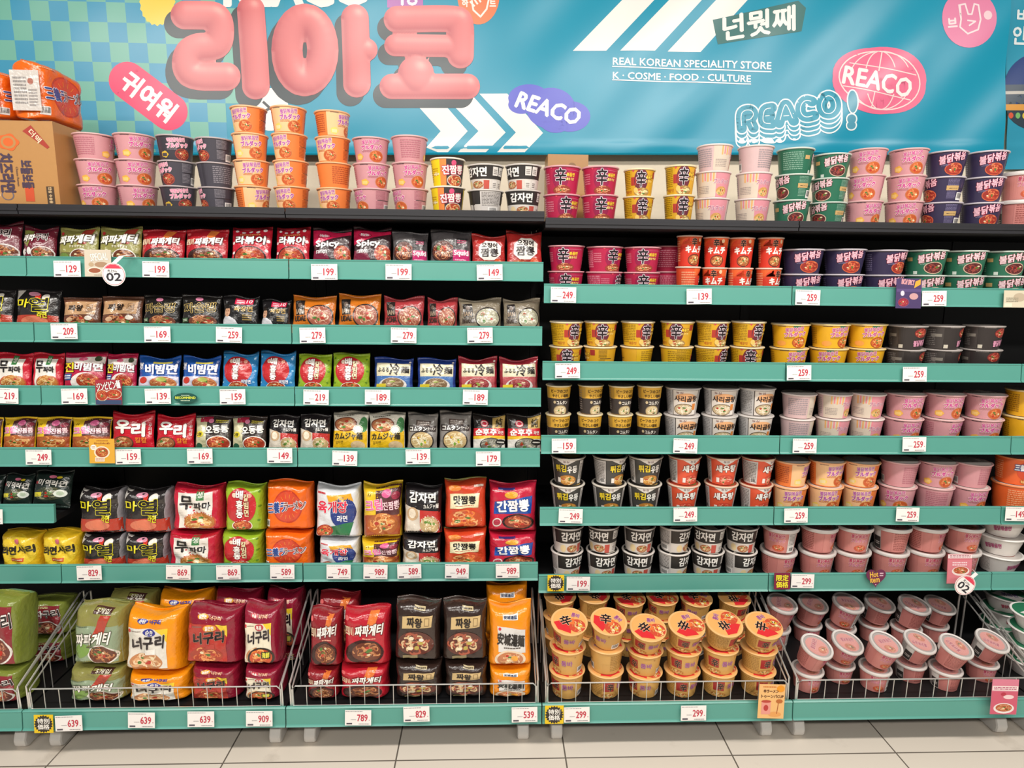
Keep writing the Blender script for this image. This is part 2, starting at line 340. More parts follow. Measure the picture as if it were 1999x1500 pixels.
cup('gamja', 'noodle_cup', 'black-and-white noodle cup', 'black-and-white cups', .052, .065, .096, '#35312f', '#dcd5cf', gamja, lid='#24211f', lid_draw=lambda a: (a.p([(-.95, -.2), (.2, -.95), (.8, -.5), (.1, .1)], '#cfc6ba', 1), a.t_('감자면', -.55, .1, .55, .5, '#efeae4', 3, .0006)))
def shin(body, disc, ink, gold):
    def f(a):
        if gold: a.r(-2.9, -.95, -.75, .85, '#d9aa22', 1); a.m(-2.0, -.5, -.85, .8, '#9a7410', 10); a.r(-.8, -.25, -.4, .35, '#b23a2e', 2); a.t_('매운맛', -1.3, -.85, -.75, -.6, '#b3352b', 4)
        a.e(-.05, .12, .5, .82, disc, 2, 30)
        a.t_('辛', -.36, -.35, .26, .78, '#26181f', 7, .0013, '#f3e8ee', .0017); a.e(-.62, .82, .06, .08, '#d9455a', 3)
        a.t_('볶음면', .3, .22, .82, .48, '#f0c63c', 6, .0006, '#7c1f2c' if gold else None, .0008); a.t_('まろやか' if gold else '焼きそば', .3, -.05, .8, .14, '#f6dc7c', 6, .0003)
        a.n(.05, -.74, .6, .33, ('#c8784e', '#dca476', '#96402f') if not gold else ('#e6cf8e', '#f3e3b0', '#a8824a'), None, k=26, l=2.2)
        if gold: a.e(-.42, -.6, .16, .2, '#e9c26a', 5); a.r(.9, .3, 1.25, .75, '#a5342f', 2)
        else: a.m(-1.3, -.3, -.8, .5, '#d8788c', 5); a.ln([(.2, .66), (1.3, .66)], .02, '#d87890', 3)
        back(a, ink, 1.5)
    return f
cup('shinred', 'noodle_cup', 'crimson noodle cup', 'crimson cups', .055, .0665, .1, '#b8264d', '#e5a9b0', shin('#b8264d', '#97204a', '#e0879c', False))
cup('shingold', 'noodle_cup', 'golden noodle cup', 'golden cups', .052, .064, .093, '#dba52a', '#efdcb4', shin('#dba52a', '#6b2b3a', '#94701c', True))
def pale(a):
    a.r(-1.25, -.95, .15, .9, '#d9c9b8', 1); a.r(.15, -1, 1.3, 1, '#dd929e', 1)
    for i in range(6): a.r(-.75 + i * .17, .2 + .06 * (i % 2), -.66 + i * .17, .85, ['#eab06a', '#e98c98'][i % 2], 2)
    a.t_('ブルダック', .0, .05, 1.05, .4, '#b55c86', 6, .0006, '#f6e6e4', .001); a.n(.55, -.5, .38, .35, ('#e3b46a', '#efd39c', '#d09a58'), None); a.m(-1.1, -.7, -.3, -.1, '#a99a92', 5); back(a, '#a5969a', 1.5)
cup('pale', 'noodle_bowl', 'cream-and-pink noodle bowl', 'cream-and-pink bowls', .059, .072, .093, '#d8b9b9', '#eadad6', pale)
grn = lambda a: (a.e(-.55, -.3, .2, .3, '#ece6e0', 3, 12, wob=(4, .12)), a.e(-.55, .25, .24, .16, '#8f3a3c', 3), a.r(-.85, -.95, -.62, -.7, '#cdd8d0', 3), a.r(1.3, -.1, 2.0, .25, '#c9a56c', 3))
cup('green', 'noodle_bowl', 'dark green noodle bowl', 'green bowls', .059, .072, .091, '#2b6c53', '#cfd8cf', spicy('#f2d3d8', '불닭볶음', '#d9b8a0', '#7fa893', pal=('#6e3030', '#9c4a40', '#582526'), extra=lambda a: (a.r(-.85, -.95, -.62, -.7, '#cdd8d0', 3), a.r(1.3, -.1, 2.0, .25, '#c9a56c', 3), a.r(-1.25, .1, -.9, .4, '#c9a56c', 3)), big=True))
cup('navy', 'noodle_bowl', 'navy noodle bowl', 'navy bowls', .059, .072, .091, '#37304f', '#cbc4cc', spicy('#f3c2d0', '불닭볶음', '#d5643f', '#7c7498', pal=('#c9533a', '#e38a5a', '#9c3228'), extra=lambda a: (a.e(-.12, .12, .12, .16, '#d8283c', 4, 12), a.r(1.3, -.1, 2.0, .25, '#c9a56c', 3)), big=True))
def kimchi(a):
    a.r(-1.5, .42, 1.5, 1, '#ef6a35', 1); a.e(-.2, .35, .95, .5, '#e2472c', 1, 24); a.r(-1.5, -1, 1.5, .3, '#d83c2b', 1.2)
    a.t_('辛', -.25, .32, .2, .82, '#2a1518', 6, .001, '#f3b089', .0008); a.e(.55, .7, .14, .13, '#f0c9a0', 3); a.t_('キムチ', -.75, -.12, .8, .32, '#f8f2ea', 6, .0016)
    a.n(.1, -.58, .58, .33, ('#d9a05c', '#eccb92', '#a6522c'), '#3a2a26'); a.bc(1.3, .3, 2.0, .8); back(a, '#f0a07a', 1.5)
cup('kimchi', 'noodle_cup', 'tall orange-red cup', 'tall orange-red cups', .042, .0515, .116, '#e0522f', '#f2d9c9', kimchi)
cup('cheese', 'noodle_bowl', 'yellow noodle bowl', 'yellow bowls', .059, .072, .091, '#e9af22', '#f0d79a', spicy('#c24f8a', '불닭볶음면', '#a4521f', '#a8771a', pal=('#e09048', '#f2c07a', '#c8642c'), extra=lambda a: (a.e(.15, .82, .2, .12, '#2f7a55', 3), a.e(-.7, -.6, .3, .22, '#f0a24c', 2))))
cup('dark', 'noodle_bowl', 'grey-black noodle bowl', 'grey-black bowls', .059, .072, .091, '#47413f', '#b8b0ac', lambda a: (a.r(-.9, -.95, 1.1, .95, '#373130', 1), a.n(.4, .4, .42, .4, ('#b84a3a', '#d9785c', '#8c2f2a'), None), a.t_('불닭볶음', .0, -.7, .85, -.2, '#e9a3bf', 6, .0006, '#5c2440', .001, 6), a.m(-.6, .8, 0, .88, '#c8c0bc', 1), a.r(-.85, -.9, -.6, -.6, '#cfc8b8', 3), a.r(-1.6, .05, -1.0, .3, '#8c857c', 2), back(a, '#7c7572')))
def comt(a):
    a.r(-3, .12, 3, 1, '#dba93c', 1); a.r(-3, -1, 3, .12, '#3a3230', 1); a.r(-1.5, .1, -.95, 1, '#b99140', 2)
    a.t_('ビーフのコク', -.7, .52, .8, .74, '#4a3416', 6, .0003); a.t_('やさしい塩味', -.6, .2, .85, .42, '#4a3416', 6, .0003); a.t_('コムタン', -.2, -.28, .8, -.04, '#f0e8dc', 6, .0005); a.e(-.4, -.14, .12, .1, '#c9b38c', 4)
    a.n(.15, -.74, .62, .36, ('#e3d2a8', '#efe6cc', '#c9b184'), '#8c7a5c', top=('#6d8c4c', '#5c4030', '#efe6cc')); back(a, '#8c8078', 1.5)
cup('comtang', 'noodle_cup', 'tall gold-and-black cup', 'tall gold-and-black cups', .037, .046, .112, '#dba93c', '#e9d9b0', comt)
def sari(a):
    a.r(-.85, -.97, .9, .9, '#3a3230', 1); a.r(-.8, -.93, .85, .85, '#dfd5cc', 2); a.t_('농심', -.6, .62, -.2, .78, '#7c3440', 6); a.e(.0, .35, .65, .32, '#edb07e', 2.5, 20)
    a.t_('사리곰탕', -.7, .05, .75, .46, '#332624', 6, .0008); a.n(-.1, -.52, .6, .38, ('#e6d6b4', '#f0e8d4', '#c4ad88'), '#6c5a48'); a.r(.5, -.9, .75, -.6, '#efe9e2', 4); a.r(.45, -.55, .7, -.1, '#e0883c', 4); a.m(-2.2, -.8, -.95, .8, '#8d8a8a', 14); back(a, '#8d8a8a', 1.3)
cup('sari', 'noodle_cup', 'silver noodle cup', 'silver cups', .053, .0655, .1, '#c3bfbe', '#d6d0cc', sari)
def vtop(dark, band, name1, name2, c1, c2, pal):
    def f(a):
        a.p([(-.85, .98), (.85, .98), (.0, .5)], '#e5ded7', 2); a.t_('농심', -.18, .68, .18, .84, '#6c3040', 6)
        if name2: a.t_(name1, -.72, .0, .0, .5, c1, 6, .001, '#2a1d14', .001, 3); a.t_(name2, .08, -.05, .72, .45, c2, 6, .0012, '#4a4440', .0006, 3)
        else: a.t_(name1, -.65, .0, .72, .5, c1, 6, .0014, '#5c211a', .0012, 3)
        a.n(.1, -.6, .62, .38, pal, None); a.r(-.62, -.8, -.4, -.45, '#efe8e0', 5); a.r(.92, -.9, 1.25, .8, '#d8d2cc', 2); a.m(.96, -.6, 1.2, .6, '#7c7672', 12, 3); a.r(-2.3, -.92, -1.02, .8, '#cbc5c1', 2); a.m(-2.2, -.8, -1.1, .7, '#7c7672', 13, 3); a.bc(-1.5, -.85, -1.1, -.5); a.bc(1.6, -.8, 2.2, -.3)
    return f
cup('udon', 'noodle_cup', 'black white-peaked cup', 'black udon cups', .05, .0655, .098, '#4a4845', '#ded6ca', vtop(1, 1, '튀김', '우동', '#f2d437', '#f4f0ea', ('#d9a04c', '#eccb8e', '#b87a35')), lid='#33302d', lid_draw=lambda a: a.e(.2, -.2, .6, .5, '#c9a660', 1))
cup('shrimp', 'noodle_cup', 'orange-red white-peaked cup', 'orange-red cups', .05, .0655, .098, '#e2593a', '#e6c9b0', vtop(1, 1, '새우탕', None, '#fbf6f0', None, ('#e3745a', '#f0b09a', '#cc4a36')), lid='#b8503a', lid_draw=lambda a: a.e(.2, -.2, .6, .5, '#6f8a4a', 1))
def rose(a):
    a.r(-.9, -.95, .55, .85, '#cf867f', 1); a.t_('불닭볶음면', -.5, .3, .45, .62, '#b83a5c', 6, .0005, '#f2d0cc', .0008); a.t_('ブルダック', -.5, -.08, .5, .22, '#c2527c', 6, .0006, '#f2d0cc', .0008); a.n(.1, -.58, .4, .28, ('#d9704c', '#eaa27a', '#c4583c'), None)
    a.r(.7, -.95, 1.35, .85, '#dcd5d0', 2); a.m(.76, -.3, 1.3, .8, '#8c8583', 9, 3); a.bc(.8, -.9, 1.25, -.45)
    a.r(1.9, -.95, 3.0, .75, '#d3cdc9', 2); a.m(1.95, -.9, 2.4, .7, '#8c8583', 11, 3); a.r(2.42, -.9, 2.98, .1, '#3b3736', 3); a.m(2.5, -.6, 2.9, -.3, '#d3cdc9', 2, 4); a.r(2.45, .15, 2.95, .6, '#e6e1dc', 3)
    a.r(-2.6, -.95, -1.4, .8, '#cf857f', 1); a.m(-2.5, -.8, -1.5, .7, '#9c5550', 10)
ROSELID = lambda a: (a.e(0, 0, .8, .8, '#e2928a', 1, 30), a.t_('불닭볶음면', -.5, .1, .5, .42, '#b83a5c', 4, .0008, '#f2cfc8', .0008, 20), a.n(.1, -.4, .4, .28, ('#e07f52', '#f0b07f', '#cc6a44'), None))
cup('rose', 'lidded_noodle_bowl', 'clear-lidded salmon pink bowl', 'clear-lidded pink bowls', .056, .069, .088, '#c97f79', '#dcd5d1', rose, lid='#b0a6a2', lid_draw=ROSELID, clear=True)
def toom(a):
    a.r(-3.1, -.95, -1.6, -.1, '#cfa05a', 1); a.t_('툼바', -.35, -.15, .35, .3, '#9c4a86', 6, .0007, '#eddcb6', .0006); a.r(-1.25, -.35, -.55, .5, '#a8302e', 2); a.t_('辛', -1.0, -.3, -.6, .4, '#2a1a1c', 6, .0008, '#e6b48c', .0007)
    a.n(-.9, -.75, .5, .22, ('#d9a860', '#ecc98c', '#b87c3c'), None); a.bc(.75, -.85, 1.3, -.35); back(a, '#a87c3c', 1.5); a.e(.5, .6, .05, .05, '#b88040', 2, 8)
def toomlid(a):
    a.p([(-.95, -.1), (-.7, -.65), (.05, -.95), (.1, -.3), (-.3, .1)], '#dc2f35', 1); a.n(.45, -.35, .5, .5, ('#d98a4c', '#f0d08c', '#cf4d35'), None, top=('#e8c040', '#f0e0b0', '#c8372c')); a.r(-.25, -.25, .3, .2, '#e8763c', 4.6)
    a.t_('辛', -.55, -.35, .12, .4, '#2a1518', 7, .0014, '#f2d8b0', .001, 25); a.t_('툼바', .15, .3, .65, .62, '#9c4a86', 7, .0008, '#f2d8b0', .0006, -15)
cup('toomba', 'noodle_cup', 'orange-lidded tan cup', 'tan cups', .05, .062, .098, '#d3a45c', '#eab878', toom, lid='#f0ae66', lid_draw=toomlid)
cup('white', 'shallow_noodle_bowl', 'white shallow bowl', 'white bowls', .056, .082, .068, '#e4ded9', '#f4f0ec', lambda a: (a.t_('불닭볶음면', -.5, -.2, .3, .3, '#b0567c', 6, .0008, None, 0, 8), back(a, '#b5aeab', 1.5)), lid='#c9c2bd', lid_draw=lambda a: a.n(0, -.1, .6, .6, ('#c8784e', '#dca476', '#b86448'), None))
cup('whitegreen', 'shallow_noodle_bowl', 'green-lidded white bowl', 'green-lidded white bowls', .056, .082, .068, '#dcd7d4', '#f4f0ec', lambda a: (a.t_('불닭볶음면', -.5, -.2, .3, .3, '#b0465c', 6, .0008, None, 0, 8), back(a, '#b5aeab', 1.5)), lid='#2e7a58', lid_draw=lambda a: (a.p([(-.8, -.3), (.3, -.9), (.7, -.3), (-.3, .2)], '#e9e4e0', 1), a.t_('볶음면', -.3, -.4, .4, .0, '#7a5ca8', 3, .0006)))
cup('samyang', 'noodle_cup', 'orange cup with blue lettering', 'orange cups', .058, .07, .096, '#e5642c', '#f0925a', lambda a: (a.e(-.1, .1, .55, .7, '#cf4a2a', 2), a.t_('三養ラーメン', -.75, .1, .75, .55, '#f2f0f4', 6, .0012, '#2d4a8c', .0018), a.n(0, -.7, .4, .22, ('#e0a050', '#f0cc8c', '#b8602c'), None), back(a, '#f0a070', 1.5)))
# ------------------------------------------------------------------ pack designs (x, y = -1..1 over the flat front)
def pack(key, name, desc, short, w, h, d, base, draw, boxy=False, bg=(), seal=None, lean=14, wr=1.0):
    a = Art(w / 2, h / 2, base, seed=len(DES) + 3); a.bg = list(bg); draw(a)
    DES[key] = dict(root=make_pack(name, w, h, d, a, boxy, len(DES) * 7 + 1, seal, wr=wr), w=w, h=h, d=d, desc=desc, short=short, used=False, kind=name, lean=lean)
NP, MP = 'noodle_pack', 'noodle_multipack'
SW, SH, SD = .142, .165, .05
def single(key, desc, short, base, draw, **k): pack(key, NP, desc, short, SW, SH, SD, base, draw, **k)
N1 = ('#c98a55', '#e3b483', '#9a5a35'); N2 = ('#a5633c', '#c98b5c', '#6b3826'); NR = ('#cf6a3f', '#e89a5e', '#a83e2a'); NW = ('#e6d3a4', '#f2e8cc', '#c4a878')
def D_chapaguri(a): a.p([(-.95, .2), (-.95, .85), (-.2, .85), (-.5, -.1)], '#8b8f4a', 1); a.t_('짜파', -.9, .2, -.1, .62, '#f4efe8', 6, .0012, '#4a2a22', .002, 4, .2); a.t_('구리', -.05, .28, .6, .72, '#2a1d1f', 6, .0012, '#e9dcd8', .0018); a.e(-.75, -.35, .14, .18, '#e8e0dc', 3); a.e(-.4, -.32, .15, .2, '#f0ece8', 3); a.n(.35, -.45, .6, .35, N2, '#d9cfc9'); a.e(-.62, -.35, .04, .05, '#2a1d1f', 4, 10)
single('chapaguri', 'maroon and olive pack', 'maroon-olive packs', '#6f2233', D_chapaguri)
def D_chapagetti(a): a.p([(.35, .95), (.85, .95), (.55, .1), (.15, .1)], '#a33a2c', 1); a.t_('짜파게티', -.85, .12, .85, .62, '#f7f3ea', 6, .0014, '#4d4434', .0024, 4, .2); a.t_('チャパゲティ', -.25, -.12, .5, .05, '#f0ead8', 6, .0003); a.e(-.75, .72, .1, .1, '#c23c3c', 3); a.r(-.95, -.95, .95, -.35, '#6c6a38', 1); a.n(.3, -.55, .5, .35, N2, '#e2dcd0'); a.e(-.6, -.6, .3, .2, '#6f8a3e', 3)
single('chapagetti', 'olive gold pack', 'olive packs', '#94904e', D_chapagetti)
def D_sacheon(a): a.p([(.2, .95), (.62, .95), (.4, .35), (.05, .35)], '#e2793a', 2); a.t_('四川', -.9, .12, -.5, .45, '#f0d9b8', 6, .0006); a.t_('짜파게티', -.42, .12, .8, .52, '#f7f1ea', 6, .0012, '#5a1a1c', .002, 5, .2); a.m(-.1, -.05, .5, .04, '#e9a08a', 1, 3); a.e(0, -.5, .85, .45, '#3a1d1a', 1.5); a.n(.1, -.5, .65, .36, N2, None); a.e(-.8, .75, .1, .09, '#e06a6a', 3)
single('sacheon', 'bright red pack', 'red packs', '#b5222d', D_sacheon)
def D_rabokki(a):
    for i in range(5): a.e(-.7 + i * .35, .85 - .04 * (i % 2), .1, .07, '#f2e4e4', 2, 14)
    a.m(-.5, .6, .5, .7, '#f0a35a', 1, 3); a.t_('라볶이', -.7, .12, .75, .55, '#f9f6f2', 6, .0016, '#39181c', .002); a.n(0, -.5, .75, .45, NR, '#2a1a1a', 1.5)
    for x, y in ((-.85, -.3), (.85, -.2), (-.85, .2), (.88, .3)): a.e(x, y, .08, .08, '#f2dede', 2, 12)
single('rabokki', 'red pack with white dots', 'dotted red packs', '#c41f34', D_rabokki)
def D_spicy(a): a.p([(-.98, .95), (.98, .95), (.98, .75), (.1, .55), (-.98, .15)], '#c8214d', 1); a.p([(-.98, -.98), (.1, -.98), (-.2, -.3), (-.98, -.1)], '#7a1f3c', 1); a.e(-.35, .66, .34, .13, '#8c1c30', 2); a.e(-.35, .66, .3, .1, '#e2547c', 3); a.t_('Harim', -.55, .6, -.15, .73, '#f6eeee', 6, .0005); a.t_('Spicy', -.8, -.02, .45, .38, '#f8f4f2', 6, .0016); a.t_('ramen', -.78, -.3, -.2, -.12, '#e9e0e2', 6, .0005); a.n(.6, -.3, .45, .45, NR, None)
single('spicy', 'black and magenta pack', 'magenta-black packs', '#3a2228', D_spicy)
def D_squid(a): a.n(-.35, -.1, .55, .55, ('#a85a40', '#cf9064', '#5c2f26'), '#24201f', k=40); a.r(.15, -.98, .95, .95, '#4a4648', 4.5); a.r(.15, -.98, .95, -.05, '#c92f72', 5); a.t_('Squid', .2, -.42, .9, -.08, '#f8eef2', 7, .0009); a.m(.25, -.75, .8, -.5, '#eba5c2', 2, 6); a.r(.3, .2, .85, .6, '#302c2e', 5); a.m(.35, .28, .8, .5, '#b84a6c', 2, 6)
single('squid', 'smoky grey pack', 'smoky grey packs', '#5c585a', D_squid)
def D_ojing(a): a.e(.05, .1, .82, .72, '#a52f30', 2, 8, rot=22); a.e(.05, .1, .76, .66, '#f2ece4', 3, 8, rot=22); a.t_('오징어', -.45, .25, .5, .58, '#2a2222', 6, .001); a.t_('짬뽕', -.5, -.3, .55, .2, '#2a2222', 6, .0016); a.n(-.3, -.75, .6, .25, NR, None); a.e(.55, -.62, .25, .2, '#d85a34', 4)
single('ojing', 'red pack with white octagon', 'white-octagon packs', '#b52f2c', D_ojing)
def D_mayeol(a): a.e(-.1, .85, .25, .12, '#e69db5', 3); a.e(.1, .72, .12, .2, '#d83a2c', 3); a.e(.45, .7, .18, .2, '#e9e2d8', 3); a.t_('마', -.85, .1, -.25, .55, '#e8dc2c', 6, .001, '#1d1a18', .001); a.t_('열', -.2, -.1, .62, .62, '#1e1a19', 6, .0018, '#e8dc2c', .002); a.t_('라면', .2, -.45, .6, -.12, '#e8dc2c', 6, .0008, '#1d1a18', .001); a.r(-.98, -.98, .98, -.3, '#b8402e', 1); a.e(.0, -.6, .6, .25, '#d87a5c', 2); a.e(.7, .3, .2, .3, '#35302e', 1); a.p([(-.98, .98), (-.6, .98), (-.98, .4)], '#c9c4be', 1)
single('mayeol', 'black pack with yellow lettering', 'black-yellow packs', '#262324', D_mayeol)
def D_jjawang(a): a.p([(-.85, .75), (.85, .85), (.8, -.05), (-.9, -.1)], '#c49a72', 2); a.t_('짜왕', -.6, .15, .25, .55, '#2e211c', 6, .0012); a.r(.4, .1, .68, .62, '#8a6a50', 3); a.r(.43, .14, .65, .58, '#c49a72', 3.5); a.t_('면', .46, .2, .62, .5, '#5a4030', 5); a.n(0, -.5, .85, .4, N2, None); a.e(.5, -.3, .2, .14, '#e6ddd0', 5); a.e(-.5, -.4, .2, .14, '#d8b08c', 5)
single('jjawang', 'brown pack with tan panel', 'tan-panelled packs', '#6b4433', D_jjawang)
def D_jjash(a): a.e(-.05, .8, .2, .11, '#e58fb0', 3); a.t_('짜슐랭', -.85, .0, .8, .58, '#241f1c', 6, .0008, '#d9bc72', .0018, 4); a.n(.15, -.5, .7, .35, N2, None); a.r(-.95, -.55, -.6, -.3, '#3f5c3c', 3); a.m(-.9, -.5, -.65, -.35, '#c9d8c0', 2, 4)
single('jjash', 'black gold-lettered pack', 'gold-lettered packs', '#23201f', D_jjash)
def D_jjajang(a):
    a.r(-.25, .55, .75, .95, '#cf2148', 2); a.t_('10', .4, .62, .7, .88, '#f8dfe4', 5, .0006); a.m(-.15, .62, .3, .86, '#f0c0cc', 2, 4); a.t_('짜장면', -.25, .1, .75, .42, '#c9a868', 6, .0008)
    a.e(-.68, .12, .17, .32, '#c99a7c', 3, 18); a.p([(-.88, .3), (-.82, .52), (-.5, .54), (-.48, .3), (-.66, .4)], '#1c1614', 4); a.e(-.74, .15, .03, .025, '#2a1a16', 5, 8); a.e(-.6, .15, .03, .025, '#2a1a16', 5, 8); a.ln([(-.73, -.04), (-.62, -.04)], .03, '#8c4a40', 5)
    a.p([(-.98, -.98), (-.98, -.35), (-.78, -.15), (-.55, -.18), (-.2, -.4), (.1, -.98)], '#d5d4da', 2); a.m(.2, -.45, .7, -.05, '#a58a50', 3, 3)
single('jjajang', 'black pack showing white-shirted person', 'person-printed packs', '#1e1c1e', D_jjajang)
def lian(word):
    def f(a): a.p([(-.85, .75), (-.4, .82), (-.36, -.08), (-.8, -.1)], '#2b2422', 2); a.t_('IAN', -.78, -.02, -.42, .25, '#a58f78', 4, .0006); a.e(-.6, .5, .12, .14, '#6b5a50', 3, 8); a.t_(word, -.85, -.45, -.3, -.15, '#3a2a22', 4, .001); a.n(.35, -.15, .55, .62, ('#c98f74', '#e3bfa2', '#a35c48') if word != 'NTANG' else ('#d6d0b8', '#ece8d8', '#a8a48c'), '#322a28')
    return f
single('lian_o', 'orange pack with noodle bowl', 'plain orange packs', '#c9701f', lian('UDAE'))
single('lian_r', 'brick red pack with noodle bowl', 'brick red packs', '#a83a3f', lian('SCHA'))
single('lian_t', 'taupe pack with pale soup bowl', 'taupe packs', '#857a68', lian('NTANG'))
def D_mupama(a): a.p([(-.7, .75), (.7, .8), (.68, -.98), (-.66, -.98)], '#e9e3da', 2); a.r(.05, .42, .35, .95, '#3c7a44', 3); a.t_('생', .09, .55, .31, .85, '#e8eede', 5, .0003); a.t_('무', -.6, .0, -.1, .62, '#231f20', 6, .0018); a.t_('파마', -.05, -.02, .6, .32, '#231f20', 6, .0012); a.n(.15, -.58, .62, .4, ('#dda55c', '#efcb8c', '#c07a3c'), '#c9523a'); a.r(-.95, .84, .95, .98, '#b01f2c', 2)
single('mupama', 'red pack with white panel', 'red-white packs', '#cc2238', D_mupama)
def D_jinbibim(a): a.r(-.98, .45, .98, .8, '#e8dcd6', 1); a.e(.0, .7, .2, .1, '#d85a80', 3); a.t_('진', -.92, .0, -.42, .5, '#f0d631', 6, .0016, '#241a1c', .0018); a.t_('비빔면', -.35, .05, .92, .45, '#f7f2ee', 6, .0012, '#4a1222', .0018); a.e(.15, -.55, .7, .5, '#ece4de', 2); a.n(.3, -.5, .55, .4, NR, None); a.r(-.95, -.45, -.5, -.1, '#2f4f8c', 3); a.m(-.9, -.4, -.55, -.15, '#dfe6f0', 2, 5); a.e(.7, .7, .16, .14, '#3e4a30', 3)
single('jinbibim', 'crimson pack with yellow first letter', 'yellow-lettered crimson packs', '#b81f45', D_jinbibim)
def D_paldo(a): a.r(-.98, -.98, .98, -.12, '#dcd5e4', 1); a.t_('팔도', -.92, .3, -.65, .7, '#f4f3f8', 6, .0006, None, 0, 0, 0, None, True); a.t_('비빔면', -.55, .02, .92, .62, '#f6f5fa', 6, .0018, '#1b3c8c', .0018); a.r(-.2, .68, .7, .8, '#e2d25c', 2); a.e(-.65, -.35, .2, .2, '#c83a2c', 3); a.n(.3, -.55, .62, .4, ('#d9945c', '#ecc08c', '#b86840'), '#c4c8dc', k=24); a.e(.25, -.32, .25, .14, '#b0bc5c', 5)
single('paldo', 'blue pack with white lettering', 'blue packs', '#2157ab', D_paldo)
def baehong(ring, two):
    def f(a):
        a.e(-.05, .12, .8, .78, '#c22a30', 2, 30)
        for i in range(4): a.m(-.6, -.4 + i * .25, .5, -.2 + i * .25, '#e8604c', 1, 1.5)
        a.t_('배홍동', -.3, -.42, .05, .82, '#f8f4ee', 6, .0013, '#7a1f28', .0016, 0, 0, None, True)
        if two: a.t_('칼빔면', .12, -.35, .36, .7, '#f1e6b4', 6, .0007, '#7a1f28', .0012, 0, 0, None, True)
        else: a.t_('비빔면', .22, -.6, .72, -.4, '#f2f2f6', 6, .0005, '#2b4c92', .001)
        a.e(-.4, .6, .12, .1, '#f3d9c4', 5); a.e(.4, .6, .12, .1, '#f0a08c', 5); a.n(.0, -.75, .5, .22, NR, '#efe6da')
        for x, y in ((-.88, .8), (.85, .75), (.9, .1), (-.9, -.5), (.85, -.5)): a.e(x, y, .06, .05, ring, 2, 10)
    return f
single('baehong_b', 'sky blue pack with red disc', 'sky blue packs', '#2f86c4', baehong('#8cc8ea', False))
single('baehong_g', 'lime green pack with red disc', 'lime green packs', '#96b52c', baehong('#5f8a24', True))
def rei(tone, pal):
    def f(a): a.r(-.86, -.02, .88, .76, '#e2dabc', 2); a.t_('ふるる', -.78, .22, -.2, .48, '#2a2420', 6, .0005); a.t_('冷', -.16, .02, .36, .76, '#2a2420', 6, .0012); a.t_('麺', .42, .15, .82, .58, '#2a2420', 6, .0008); a.r(-.86, -.98, .88, -.02, tone, 1.5); a.e(0, -.55, .72, .42, '#ded8d4', 2); a.n(0, -.5, .58, .36, pal, None, top=('#9ab04c', '#e8d8b4', '#d08a80')); a.r(-.86, -.9, -.35, -.5, '#dcc83c', 5); a.e(.85, .86, .06, .05, '#e8d8d0', 2, 10)
    return f
single('rei_b', 'navy blue pack with cream header', 'navy-cream packs', '#27408c', rei('#4a74b4', ('#a08468', '#cdb898', '#84684c')), wr=.6, lean=12)
single('rei_r', 'wine red pack with cream header', 'wine-cream packs', '#9c2b38', rei('#b8585c', ('#b4585a', '#d89890', '#94383c')), wr=.6, lean=12)
def D_cream(a): a.r(-.3, -.1, .98, .98, '#5a2f33', 1); a.e(.25, .72, .24, .16, '#e0679a', 3); a.e(.72, .62, .22, .14, '#9c3448', 3); a.t_('크림', -.85, .08, .02, .5, '#e86aa2', 6, .0012, '#f6e6ea', .0016, 5); a.t_('진짬뽕', .08, .1, .92, .42, '#f2d8dc', 6, .0008, '#8c2f4c', .0014, 5); a.r(-.98, -.98, .98, -.1, '#a8502c', 1.3); a.n(.05, -.45, .8, .42, ('#d98c4c', '#ecb878', '#b0602f'), None); a.ln([(-.7, .62), (-.66, .72)], .03, '#5a4a12', 3); a.ln([(-.6, .62), (-.56, .72)], .03, '#5a4a12', 3)
single('cream', 'yellow pack with pink lettering', 'yellow-pink packs', '#edc42a', D_cream)
def D_woori(a): a.t_('우', -.75, .0, .0, .72, '#fbf6ee', 6, .003, '#7d1524', .001); a.t_('리', .08, -.2, .65, .55, '#fbf6ee', 6, .003, '#7d1524', .001); a.r(-.95, .8, .95, .9, '#d63a44', 1); a.n(-.4, -.55, .5, .34, N1, '#5a4030'); a.t_('칼칼', .25, -.55, .75, -.25, '#eb7f2c', 6, .0007); a.t_('우리집', .82, -.1, .94, .5, '#f0d8d8', 4, .0003, None, 0, 0, 0, None, True)
single('woori', 'scarlet pack with white lettering', 'scarlet packs', '#c9192c', D_woori)
def D_odong(a): a.r(-.98, -.98, -.3, .98, '#cfcaa4', 1); a.r(-.7, .7, .0, .98, '#b02a44', 1.3); a.e(-.05, .75, .15, .12, '#e585a8', 3); a.t_('오동통', -.35, .05, .9, .5, '#f5f1ea', 6, .0014, '#2a2422', .0018, 5); a.e(-.7, .0, .24, .18, '#f0dc3c', 4); a.t_('2봉', -.86, -.1, -.54, .1, '#4a4414', 6, .0004); a.n(.35, -.55, .6, .4, NR, '#efe9e0'); a.e(-.75, -.7, .2, .2, '#2f5a44', 3); a.m(.2, .65, .85, .85, '#d8c84c', 2, 4)
single('odong', 'dark pack with yellow dot', 'yellow-dot packs', '#3a302c', D_odong)
def D_gamja(a): a.t_('감자면', -.65, .38, .72, .8, '#f8f5f0', 6, .0014); a.t_('カムジャ麺', .1, .12, .88, .32, '#f0ece4', 6, .0004); a.p([(-.98, .3), (-.1, .05), (-.1, -.98), (-.98, -.98)], '#d9cfc0', 2); a.e(-.5, -.12, .32, .3, '#c9a882', 3); a.e(-.52, -.1, .2, .22, '#efe2cc', 4); a.p([(-.1, .05), (.98, -.02), (.98, -.98), (-.1, -.98)], '#c0332f', 2); a.n(.4, -.6, .5, .36, NW, '#e4dcd2', k=22, top=('#5f8a3c', '#7a9a4c', '#e8d8b4'))
single('gamjabag', 'black pack with potato photo', 'black potato packs', '#242022', D_gamja)
